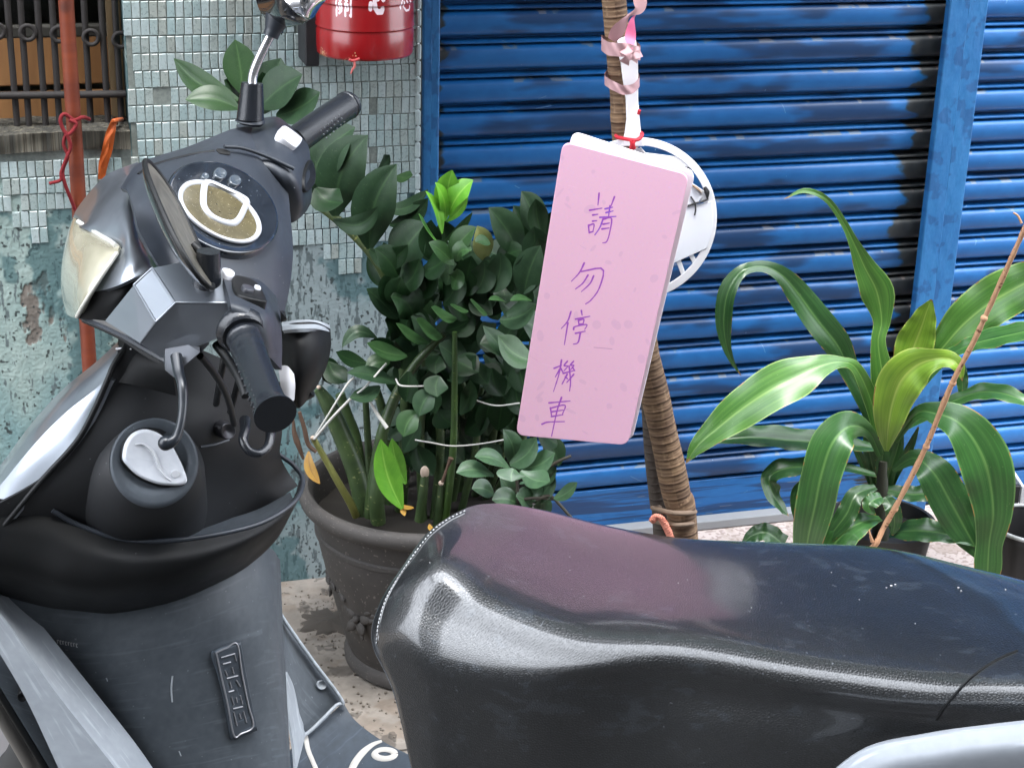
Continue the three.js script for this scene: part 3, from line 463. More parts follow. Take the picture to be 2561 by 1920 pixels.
  part('print', merge([bar([lp(0.62, 0.18), lp(0.72, 0.22), lp(0.8, 0.24), lp(0.88, 0.28)], 0.0013, { n: 10, seg: 5 }), bar([lp(0.72, 0.22), lp(0.73, 0.14), lp(0.72, 0.07)], 0.001, { n: 8, seg: 5 }), bar([lp(0.72, 0.22), lp(0.66, 0.3)], 0.001, { n: 4, seg: 5 }), bar([lp(0.83, 0.42), lp(0.86, 0.36), lp(0.87, 0.28)], [0.002, 0.0035, 0.001], { n: 8, seg: 5 })]), inked, fan);
  part('scorch', bar([lp(0.64, 0.46, 0.0045), lp(0.74, 0.4, 0.0045), lp(0.8, 0.34, 0.0045)], [0.002, 0.0045, 0.001], { n: 10, seg: 6, flat: 0.3 }), mat({ rgb: [0.2, 0.12, 0.07], roughness: 0.8 }), fan);
  // handle
  const hpts = [[1574, 105, 21], [1575, 125, 23], [1580, 160, 19], [1582, 200, 17], [1585, 250, 13], [1587, 300, 14], [1586, 335, 18], [1585, 365, 26]];
  const hs = new THREE.Shape(); const inv = M.clone().invert(); const loc = (x, y) => atZ(x, y, FZ).applyMatrix4(inv);
  const Lp = hpts.map(h => loc(h[0] - h[2], h[1])), Rp = hpts.map(h => loc(h[0] + h[2], h[1])).reverse(); const topP = loc(1574, 96);
  hs.moveTo(Lp[0].x, Lp[0].y); for (const p of Lp.slice(1)) hs.lineTo(p.x, p.y); for (const p of Rp) hs.lineTo(p.x, p.y); hs.quadraticCurveTo(topP.x, topP.y + 0.004, Lp[0].x, Lp[0].y);
  put('handle', new THREE.ExtrudeGeometry(hs, { depth: 0.004, bevelEnabled: true, bevelThickness: 0.0015, bevelSize: 0.0012, bevelSegments: 2 }), white);

  // ribbons
  const pinkR = mat({ rgb: [0.46, 0.27, 0.28], roughness: 0.45, sheen: 0.4 });
  const rb = (pts, w, nn = 40) => { const c = crLine(pts, nn); return gridGeo(c.map((p, i) => { const tg = c[Math.min(i + 1, nn)].clone().sub(c[Math.max(i - 1, 0)]).normalize(); const s = V(0, 0, 0).crossVectors(tg, V(0.1, 0.15, 1)).normalize(); return [-1, -0.33, 0.33, 1].map((k, j) => p.clone().addScaledVector(s, k * (typeof w === 'function' ? w(i / nn) : w)).add(V(0, 0, 0.0006 * Math.sin(i * 0.3 + j * 1.3)))); })); };
  const q = (x, y, dz = 0) => atZ(x, y, TZ + dz);
  const rbn = thing('pink_ribbon', 'pale pink satin ribbon wound round the trunk and the fan handle', 'ribbon', q(1570, 130, 0.05));
  const loop = (cx, cy, rx, tilt, sag, hw) => gridGeo(Array.from({ length: 49 }, (_, i) => { const a = i / 48 * 2 * Math.PI, wob = 3 * Math.sin(a * 3 + cx); const f = 0.5 + 0.5 * Math.sin(a); return [-1, -0.4, 0.3, 1].map((k, j) => atZ(cx + rx * Math.cos(a), cy + tilt * Math.cos(a) + sag * f + wob + k * hw, TZ + 0.02 + 0.05 * Math.sin(a)).add(V(0, 0, 0.0012 * Math.sin(a * 9 + j * 2)))); }));
  part('wrap', loop(1553, 112, 49, 10, 14, 17), pinkR, rbn); part('wrap', loop(1556, 176, 44, 4, 46, 12), pinkR, rbn);
  part('knot', rb([q(1550, 112, 0.062), q(1566, 126, 0.072), q(1582, 138, 0.076), q(1598, 142, 0.066)], t => 0.0085 - 0.004 * Math.sin(t * 3.1)), pinkR, rbn);
  part('knot', rb([q(1602, 128, 0.06), q(1588, 140, 0.078), q(1570, 146, 0.074), q(1560, 158, 0.066)], t => 0.007 - 0.004 * Math.sin(t * 3.1)), pinkR, rbn);
  const mag = mat({ rgb: [0.5, 0.1, 0.2], roughness: 0.5 });
  part('strand', rb([q(1530, 100, 0.035), q(1550, 70, 0.04), q(1572, 40, 0.045), q(1600, 20, 0.045), q(1598, -30, 0.04)], t => 0.005 + 0.003 * Math.sin(t * 9)), pinkR, rbn);
  part('strand', rb([q(1575, 122, 0.062), q(1577, 90, 0.05), q(1582, 50, 0.045), q(1596, 20, 0.04), q(1578, -30, 0.04)], t => 0.0035 + 0.003 * Math.sin(t * 7)), mag, rbn);
  const rt = thing('red_thread', 'red thread tied round the trunk and the neck of the fan', 'thread', q(1580, 350, 0.06)); const redT = mat({ rgb: [0.5, 0.015, 0.03], roughness: 0.7 });
  part('turn', bar([q(1540, 337, 0.0), q(1545, 343, 0.03), q(1575, 349, 0.056), q(1595, 349, 0.06), q(1606, 338, 0.05), q(1604, 332, 0.03)], 0.0023, { n: 30, seg: 6 }), redT, rt);
  part('tail', bar([q(1578, 350, 0.06), q(1580, 362, 0.06), q(1578, 370, 0.06), q(1583, 380, 0.06)], 0.0022, { n: 14, seg: 6 }), redT, rt);
  part('tail', bar([q(1590, 350, 0.06), q(1585, 358, 0.062), q(1587, 372, 0.06)], 0.0018, { n: 14, seg: 6 }), redT, rt);
  part('end', bar([q(1600, 275, 0.052), q(1597, 285, 0.05)], 0.002, { n: 4, seg: 6 }), redT, rt);

  // the two pink foam boards
  const board = (corn, zs, nm) => {
    const [tl, tr, br, bl] = corn.map((c, i) => atZ(c[0], c[1], zs[i]));
    const X = tr.clone().sub(tl).add(br).sub(bl).normalize(), Y0 = tl.clone().sub(bl).add(tr).sub(br); const N = V(0, 0, 0).crossVectors(X, Y0).normalize(), Y = V(0, 0, 0).crossVectors(N, X);
    const O = tl.clone().add(tr).add(br).add(bl).multiplyScalar(0.25), m = new THREE.Matrix4().makeBasis(X, Y, N).setPosition(O), im = m.clone().invert();
    const L = [tl, tr, br, bl].map(p => p.clone().applyMatrix4(im)); const sh = new THREE.Shape(); const rad = 0.011;
    const P = L.map(p => new THREE.Vector2(p.x, p.y)); for (let i = 0; i < 4; i++) { const a = P[(i + 3) % 4], b = P[i], c = P[(i + 1) % 4]; const p1 = b.clone().add(a.clone().sub(b).setLength(rad)), p2 = b.clone().add(c.clone().sub(b).setLength(rad)); i ? sh.lineTo(p1.x, p1.y) : sh.moveTo(p1.x, p1.y); sh.quadraticCurveTo(b.x, b.y, p2.x, p2.y); }
    sh.closePath();
    const g = new THREE.ExtrudeGeometry(sh, { depth: 0.0045, bevelEnabled: true, bevelThickness: 0.0008, bevelSize: 0.0008, bevelSegments: 2, curveSegments: 8 }); g.translate(0, 0, -0.0045);
    const bb = new THREE.Box3().setFromBufferAttribute(g.attributes.position), uv = g.attributes.uv, p = g.attributes.position;
    for (let k = 0; k < p.count; k++) uv.setXY(k, (p.getX(k) - bb.min.x) / (bb.max.x - bb.min.x), (p.getY(k) - bb.min.y) / (bb.max.y - bb.min.y));
    g.applyMatrix4(m);
    const toUV = (x, y) => { const r = at(x, y, 1).sub(EYE), d = O.clone().sub(EYE).dot(N) / r.dot(N); const l = EYE.clone().addScaledVector(r, d).applyMatrix4(im); return [(l.x - bb.min.x) / (bb.max.x - bb.min.x), (l.y - bb.min.y) / (bb.max.y - bb.min.y)]; };
    return { g, toUV, O };
  };
  const SZ = TZ + 0.085;
  const F = board([[1409, 356], [1722, 438], [1569, 1112], [1292, 1086]], [SZ, SZ + 0.015, SZ + 0.02, SZ + 0.005]);
  const B = board([[1432, 330], [1738, 430], [1580, 1100], [1303, 1076]], [SZ - 0.012, SZ + 0.002, SZ + 0.008, SZ - 0.006]);
  const cv = document.createElement('canvas'); cv.width = 860; cv.height = 2000; const c2 = cv.getContext('2d'); c2.fillStyle = '#e3b3c8'; c2.fillRect(0, 0, 860, 2000);
  for (let i = 0; i < 9000; i++) { c2.fillStyle = `rgba(${205 + rnd() * 40},${150 + rnd() * 45},${190 + rnd() * 40},0.16)`; const s = 2 + rnd() * 9; c2.fillRect(rnd() * 860, rnd() * 2000, s, s); }
  const Z = 1.691, st = [
    [[505, 140], [500, 190]], [[570, 155], [555, 195]], [[465, 212], [517, 203]], [[478, 232], [500, 229]], [[477, 258], [495, 256]], [[460, 275], [463, 308]], [[461, 276], [483, 271], [479, 301]], [[463, 306], [480, 302]],
    [[530, 206], [562, 199]], [[534, 222], [564, 215]], [[551, 193], [545, 238]], [[508, 242], [576, 238]], [[522, 248], [508, 285], [487, 316]], [[522, 250], [557, 245], [551, 300], [538, 343], [520, 350]], [[521, 271], [549, 266]], [[517, 291], [547, 287]],
    [[442, 435], [422, 475], [388, 512]], [[430, 471], [520, 460], [506, 540], [472, 590], [448, 608]], [[458, 486], [436, 520], [405, 545]], [[482, 489], [466, 522], [430, 556]],
    [[386, 640], [372, 680], [345, 712]], [[373, 688], [358, 780]], [[430, 636], [433, 655]], [[405, 672], [466, 660]], [[417, 676], [420, 696]], [[419, 677], [440, 673], [437, 693]], [[420, 695], [438, 691]], [[397, 716], [403, 704], [452, 695], [444, 716]], [[405, 732], [446, 723]], [[426, 729], [416, 770], [396, 778]],
    [[314, 880], [346, 867]], [[346, 845], [335, 905], [312, 978]], [[338, 885], [320, 916]], [[343, 880], [352, 897]], [[371, 850], [357, 868], [372, 871], [356, 891]], [[397, 850], [384, 866], [398, 868], [384, 886]], [[353, 901], [402, 889]], [[378, 870], [384, 935], [380, 976]], [[370, 905], [348, 947]], [[398, 905], [368, 940]], [[392, 875], [402, 890]], [[362, 915], [372, 925]],
    [[293, 1026], [382, 1018]], [[346, 1003], [327, 1060], [304, 1166]], [[299, 1047], [304, 1083]], [[300, 1048], [360, 1036], [350, 1074]], [[302, 1064], [354, 1056]], [[303, 1084], [351, 1076]], [[263, 1116], [290, 1107], [358, 1105]]];
  for (let i = 0; i < 26; i++) { const x = rnd() * 860, y = rnd() * 2000; c2.strokeStyle = `rgba(${rnd() < 0.5 ? '190,140,176' : '240,208,230'},0.35)`; c2.lineWidth = 1 + rnd() * 2.5; c2.beginPath(); c2.moveTo(x, y); c2.lineTo(x + rr(-90, 90), y + rr(-30, 30)); c2.stroke(); }
  { const [u, v] = F.toUV(1485, 868), [u2, v2] = F.toUV(1532, 872); c2.strokeStyle = 'rgba(176,124,160,0.7)'; c2.lineWidth = 5; c2.beginPath(); c2.moveTo(u * 860, (1 - v) * 2000); c2.lineTo(u2 * 860, (1 - v2) * 2000); c2.stroke(); }
  for (let i = 0; i < 40; i++) { c2.fillStyle = 'rgba(196,150,182,0.25)'; c2.beginPath(); c2.ellipse(rnd() * 860, rnd() * 2000, 8 + rnd() * 40, 5 + rnd() * 26, rnd() * 3, 0, 7); c2.fill(); }
  c2.lineCap = 'round'; c2.lineJoin = 'round';
  st.forEach((s, i) => { for (let pass = 0; pass < 2; pass++) { c2.strokeStyle = pass ? 'rgba(120,62,176,0.55)' : 'rgba(168,74,176,0.9)'; if (i > 7 && i < 13 && pass) c2.strokeStyle = 'rgba(90,80,210,0.6)'; const pp = crLine(s.map(([x, y]) => { const [u, v] = F.toUV(1200 + x / Z, 400 + y / Z); return V(u * 860, (1 - v) * 2000, 0); }), 14); for (let k = 0; k < 14; k++) { c2.lineWidth = (pass ? 5 : 10.5) * (1.15 - 0.5 * k / 14 + 0.25 * (hash(i, k, 3) - 0.5)); c2.beginPath(); c2.moveTo(pp[k].x, pp[k].y); c2.lineTo(pp[k + 1].x, pp[k + 1].y); c2.stroke(); } } });
  const bt = new THREE.CanvasTexture(cv); bt.colorSpace = THREE.SRGBColorSpace;
  single('pink_sign', 'pink foam board with five handwritten purple characters, hung on the slender tree', 'sign', F.g, mat({ map: bt, roughness: 0.6 }));
  single('backing_board', 'pale pink blank foam board showing behind the top of the lettered pink sign', 'board', B.g, mat({ rgb: [0.84, 0.78, 0.82], roughness: 0.6 }));
}
// ---------------------------------------------------------------- pots and plants
// a leaf blade: centre line [x, y, z, half width in photograph pixels]; fold lifts the margins, roll leans the blade about its own axis
function blade(pts, { fold = 0.25, roll = 0, wave = 0, n = 26, across = 8, up = 0.55, waves = 5 } = {}) {
  const P = pts.map(p => atZ(p[0], p[1], p[2])), W = pts.map(p => p[3] * (-p[2] / 0.93) / LENS);
  const c = crLine(P, n), wd = crLine(W.map((w, i) => V(i, Math.max(w, 0), 0)), n).map(v => Math.max(v.y, 0.0003)), grid = [];
  const ph = rnd() * 6; let prevS = null;
  for (let i = 0; i <= n; i++) {
    const t = c[Math.min(i + 1, n)].clone().sub(c[Math.max(i - 1, 0)]).normalize();
    const toCam = EYE.clone().sub(c[i]).normalize(); const f = toCam.clone().multiplyScalar(1 - up).addScaledVector(V(0.1, 1, 0.1), up).normalize();
    let s = V(0, 0, 0).crossVectors(t, f); if (s.length() < 0.2) s.crossVectors(t, toCam); s.normalize(); if (prevS && s.dot(prevS) < 0) s.negate(); if (prevS) s.lerp(prevS, 0.55).normalize(); prevS = s.clone();
    const a = typeof roll === 'function' ? roll(i / n) : roll; s.applyAxisAngle(t, a); const nr = V(0, 0, 0).crossVectors(s, t).normalize(); if (nr.dot(toCam) < 0) nr.negate();
    const vis = Math.max(0.45, Math.sqrt(Math.max(0, 1 - Math.pow(s.dot(toCam), 2)))); const w = wd[i] / vis, row = [];
    for (let k = 0; k <= across; k++) { const u = k / across * 2 - 1; row.push(c[i].clone().addScaledVector(s, u * w).addScaledVector(nr, w * (fold * (Math.abs(u) - 0.25 * u * u * 2) + wave * u * u * Math.sin(i / n * waves * 6.28 + ph + (u > 0 ? 1.9 : 0))))); }
    grid.push(row);
  }
  const g = gridGeo(grid), uv = g.attributes.uv; for (let i = 0; i <= n; i++) for (let k = 0; k <= across; k++) uv.setXY(i * (across + 1) + k, k / across, i / n);
  return g;
}
// short leaf from a base to a tip
function leafAt(bx, by, tx, ty, w, z, { dz = 0.02, bend = 0.12, fold = 0.3, roll = 0, shape = 1, up = 0.5 } = {}) {
  const n = 6, pts = [], dx = tx - bx, dy = ty - by;
  for (let i = 0; i <= n; i++) { const t = i / n, prof = shape === 1 ? Math.pow(Math.sin(Math.PI * Math.pow(t, 1.02)), 0.74) : Math.pow(Math.sin(Math.PI * Math.pow(t, 1.35)), 0.7); pts.push([bx + dx * t - dy * bend * Math.sin(Math.PI * t), by + dy * t + dx * bend * Math.sin(Math.PI * t), z + dz * t, i === 0 ? w * 0.15 : i === n ? 0.8 : w * 1.12 * prof]); }
  return blade(pts, { fold, roll, n: 12, across: 6, up });
}
const leafTex = (a, b, vein, s, stripes = 0, edge = null) => tex(256, 512, (u, v) => {
  const d = Math.abs(u - 0.5) * 2; const n = fbm(u * 4, v * 8, 8, s, 4), st = fbm(u * 30, v * 1.5, 32, s + 3, 3); let c = mix3(a, b, clamp(0.6 * n + stripes * (st - 0.5) + 0.2));
  c = mix3(c, vein, 0.75 * Math.exp(-Math.pow(d / 0.055, 2))); const side = Math.abs(((v * 9 - d * 1.6) % 1 + 1) % 1 - 0.5); if (!stripes) c = mix3(c, vein, 0.12 * Math.exp(-Math.pow(side / 0.06, 2)));
  if (edge) c = mix3(c, edge, 0.8 * sstep(0.9, 0.98, d)); const p = fbm(u * 70, v * 110, 128, s + 9, 2); if (p > 0.88) c = mix3(c, [150, 150, 120], 0.5); const w = fbm(u * 9, v * 40, 64, s + 19, 3); if (stripes && (v > 0.97 + 0.04 * (w - 0.5) || (d > 0.95 && w > 0.68))) c = mix3([104, 78, 44], [150, 118, 70], w); if (stripes) { const f = fbm(u * 120, v * 2, 128, s + 29, 2); c = c.map(q => q * (0.9 + 0.2 * f)); } return c;
});
const leafM = (map, o = {}) => mat({ map, roughness: 0.5, specularIntensity: 0.6, clearcoat: 0.34, clearcoatRoughness: 0.28, ...o });
const potAt = V(-0.14, 0, -2.57);
{ // large pot with a moulded garland
  const clay = mat({ map: tex(512, 512, (u, v) => { const n = fbm(u * 8, v * 8, 8, 5, 5, 0.6), p = fbm(u * 70, v * 70, 70, 15, 2); let c = mix3([46, 43, 41], [66, 62, 59], n); if (p > 0.8) c = mix3(c, [120, 114, 106], 0.6); return c; }, 0.3), roughness: 0.75 });
  const R = 0.205, H = 0.322;
  const prof = [[0.0, 0.012], [0.118, 0.012], [0.127, 0.002], [0.133, 0.004], [0.134, 0.016], [0.130, 0.022], [0.126, 0.027], [0.132, 0.045], [0.146, 0.1], [0.158, 0.15], [0.169, 0.2], [0.1765, 0.235], [0.1765, 0.24], [0.1805, 0.2425], [0.1805, 0.249], [0.1775, 0.252], [0.183, 0.285], [0.184, 0.29], [0.197, 0.292], [0.203, 0.297], [0.206, 0.306], [0.204, 0.316], [0.198, 0.321], [0.190, 0.321], [0.184, 0.315], [0.181, 0.3], [0.176, 0.25], [0.0, 0.249]];
  const pot = thing('flower_pot', 'large dark brown plastic flower pot with moulded flower garland', 'pot', potAt);
  part('vessel', turned(prof, potAt.x, 0, potAt.z, 96), clay, pot);
  const orn = (ph, y, f) => { const rad = 0.147 + (y - 0.1) * 0.235; const L = []; f(L); const g = merge(L); g.rotateX(-0.22); g.translate(0, y, rad - 0.001); g.rotateY(ph); g.translate(potAt.x, 0, potAt.z); return g; };
  const flower = (L, s) => { const c = new THREE.SphereGeometry(0.005 * s, 8, 6); c.translate(0, 0, 0.004 * s); L.push(c); for (let k = 0; k < 5; k++) { const a = k * 1.2566 + 0.3; const g = new THREE.SphereGeometry(0.0095 * s, 10, 6); g.scale(1, 0.72, 0.42); g.rotateZ(a); g.translate(Math.cos(a) * 0.012 * s, Math.sin(a) * 0.012 * s, 0.001); L.push(g); } };
  const lf = (L, x, y, a, s) => { const g = new THREE.SphereGeometry(0.012 * s, 10, 6); g.scale(1, 0.42, 0.3); g.rotateZ(a); g.translate(x, y, 0); L.push(g); };
  for (let k = 0; k < 6; k++) { const ph = -0.70 + k * Math.PI / 3; part('moulded_flower', orn(ph, 0.128, L => { flower(L, 1.35); lf(L, 0.026, 0.006, 0.3, 1); lf(L, -0.026, 0.008, -0.4, 1); lf(L, 0.012, -0.022, -1.2, 0.9); lf(L, -0.016, -0.02, 1.1, 0.9); }), clay, pot); for (const [dx, dy] of [[0.22, 0.016], [0.36, 0.032], [0.5, 0.04], [0.64, 0.04], [0.8, 0.03]]) part('moulded_leaf', orn(ph + dx, 0.13 + dy, L => { lf(L, -0.008, 0.004, 0.5, 0.85); lf(L, 0.008, -0.003, -0.4, 0.85); const b = new THREE.SphereGeometry(0.005, 7, 5); b.scale(1, 1, 0.6); L.push(b); }), clay, pot); }
  const soil = new THREE.CircleGeometry(0.176, 40, 0, 6.2832); soil.rotateX(-Math.PI / 2); { const p = soil.attributes.position; for (let k = 0; k < p.count; k++) p.setY(k, 0.006 * Math.sin(p.getX(k) * 60) * Math.cos(p.getZ(k) * 50)); } soil.translate(potAt.x, 0.268, potAt.z); soil.computeVertexNormals();
  part('soil', soil, mat({ rgb: [0.02, 0.016, 0.012], roughness: 1 }), pot);
}
{ // zz plant: fat stalks, thick glossy leaflets
  const zz = thing('zz_plant', 'dense zz plant with thick stalks and dark glossy leaflets in the large pot', 'plant', V(potAt.x, 0.27, potAt.z));
  const dk = leafM(leafTex([12, 32, 14], [26, 50, 24], [40, 66, 34], 3), { clearcoat: 0.1, specularIntensity: 0.3 }), dk2 = leafM(leafTex([24, 44, 28], [44, 66, 42], [58, 82, 52], 13), { clearcoat: 0.18, specularIntensity: 0.35 }), md = leafM(leafTex([26, 52, 24], [48, 74, 40], [64, 90, 52], 23), { clearcoat: 0.28, specularIntensity: 0.4 }), br = leafM(leafTex([70, 128, 34], [110, 164, 52], [140, 184, 84], 33), { roughness: 0.4 }), va = leafM(leafTex([150, 168, 90], [206, 206, 150], [190, 200, 120], 43), { roughness: 0.45 });
  const stalkM = mat({ map: tex(128, 512, (u, v) => { const n = fbm(u * 4, v * 14, 16, 6, 4), p = fbm(u * 30, v * 60, 64, 8, 2); let c = mix3([38, 54, 30], [66, 84, 46], n); if (p > 0.84) c = [130, 130, 90]; return c; }, 0.2), roughness: 0.45 });
  const paleM = mat({ map: tex(128, 256, (u, v) => mix3([96, 100, 50], [132, 128, 72], fbm(u * 5, v * 9, 16, 6, 4)), 0.2), roughness: 0.5 });
  const Z = -2.55, mpx = z => -z / 0.93 / LENS;
  const stalk = (pts, r, m = stalkM) => part('stalk', bar(pts.map(p => atZ(p[0], p[1], p[2] ?? Z)), Array.isArray(r) ? r.map(v => v * mpx(Z)) : r * mpx(Z), { n: 40, seg: 10 }), m, zz);
  stalk([[1110, 835, -2.5], [1048, 898, -2.49], [1009, 956, -2.48], [985, 1000, -2.47], [962, 1062, -2.46], [950, 1110, -2.46], [935, 1200, -2.47], [925, 1290, -2.48]], [8, 11, 13, 14, 15, 17]);
  stalk([[1137, 830, -2.44], [1137, 950, -2.44], [1134, 1110, -2.44], [1122, 1230, -2.44], [1108, 1330, -2.45]], [6, 8, 10, 11], mat({ map: stalkM.map, color: 0xd8f0b0, roughness: 0.45 }));
  stalk([[795, 972, -2.52], [820, 1010, -2.52], [845, 1066, -2.52], [889, 1177, -2.51], [915, 1285, -2.5]], [12, 20, 23, 25, 26]);
  stalk([[850, 985, -2.6], [868, 1040, -2.6], [889, 1105, -2.6], [908, 1250, -2.58]], [13, 15, 17, 18]);
  stalk([[913, 985, -2.56], [918, 1070, -2.56], [924, 1170, -2.55], [932, 1285, -2.54]], [8, 9, 10, 12]);
  stalk([[940, 970, -2.6], [955, 1020, -2.6], [968, 1070, -2.6], [975, 1280, -2.6]], [10, 12, 13, 15]);
  stalk([[950, 1150, -2.44], [944, 1190, -2.44], [940, 1240, -2.44], [946, 1305, -2.45]], [14, 18, 20, 19]);
  stalk([[783, 1096, -2.46], [816, 1153, -2.46], [845, 1205, -2.46], [876, 1258, -2.47], [890, 1290, -2.48]], [7, 8, 9, 10, 10], paleM);
  stalk([[1063, 1186, -2.43], [1058, 1230, -2.43], [1050, 1300, -2.44]], [10, 12, 14]);
  stalk([[1103, 1212, -2.44], [1098, 1260, -2.44], [1094, 1320, -2.45]], [8, 11, 13]);
  const cut = mat({ rgb: [0.42, 0.33, 0.26], roughness: 0.8 });
  for (const [x, y, rx, ry, z] of [[1062, 1181, 11, 17, -2.427], [1103, 1208, 7, 7, -2.435], [783, 1095, 8, 6, -2.455], [797, 968, 6, 5, -2.515]]) { const g = new THREE.SphereGeometry(1, 12, 8), p = atZ(x, y, z); g.scale(rx * mpx(Z), ry * mpx(Z), 0.004); g.translate(p.x, p.y, p.z); part('cut_end', g, cut, zz); }
  for (let k = 0; k < 15; k++) { const x = 985 + k * 24 + rr(-8, 8), z = rr(-2.72, -2.52); stalk([[x + rr(-45, 45), rr(820, 980), z], [x + rr(-20, 20), 1080, z], [lerp(x, 1080, 0.45), 1320, z]], [rr(6, 9), rr(8, 12), rr(10, 14)]); }
  // leaning frond on the left
  stalk([[990, 745, -2.52], [941, 650, -2.52], [887, 588, -2.53], [830, 538, -2.54], [780, 500, -2.55], [720, 420, -2.57], [660, 320, -2.59], [612, 240, -2.6]], [14, 13, 12, 11, 10, 9, 8, 6], mat({ map: stalkM.map, color: 0xe8e2a8, roughness: 0.45 }));
  stalk([[990, 740, -2.52], [1005, 860, -2.54], [1015, 1000, -2.56], [1010, 1150, -2.57], [1000, 1310, -2.57]], [14, 15, 16, 17]);
  const put = (m, a) => part('leaf', leafAt(...a), m, zz);
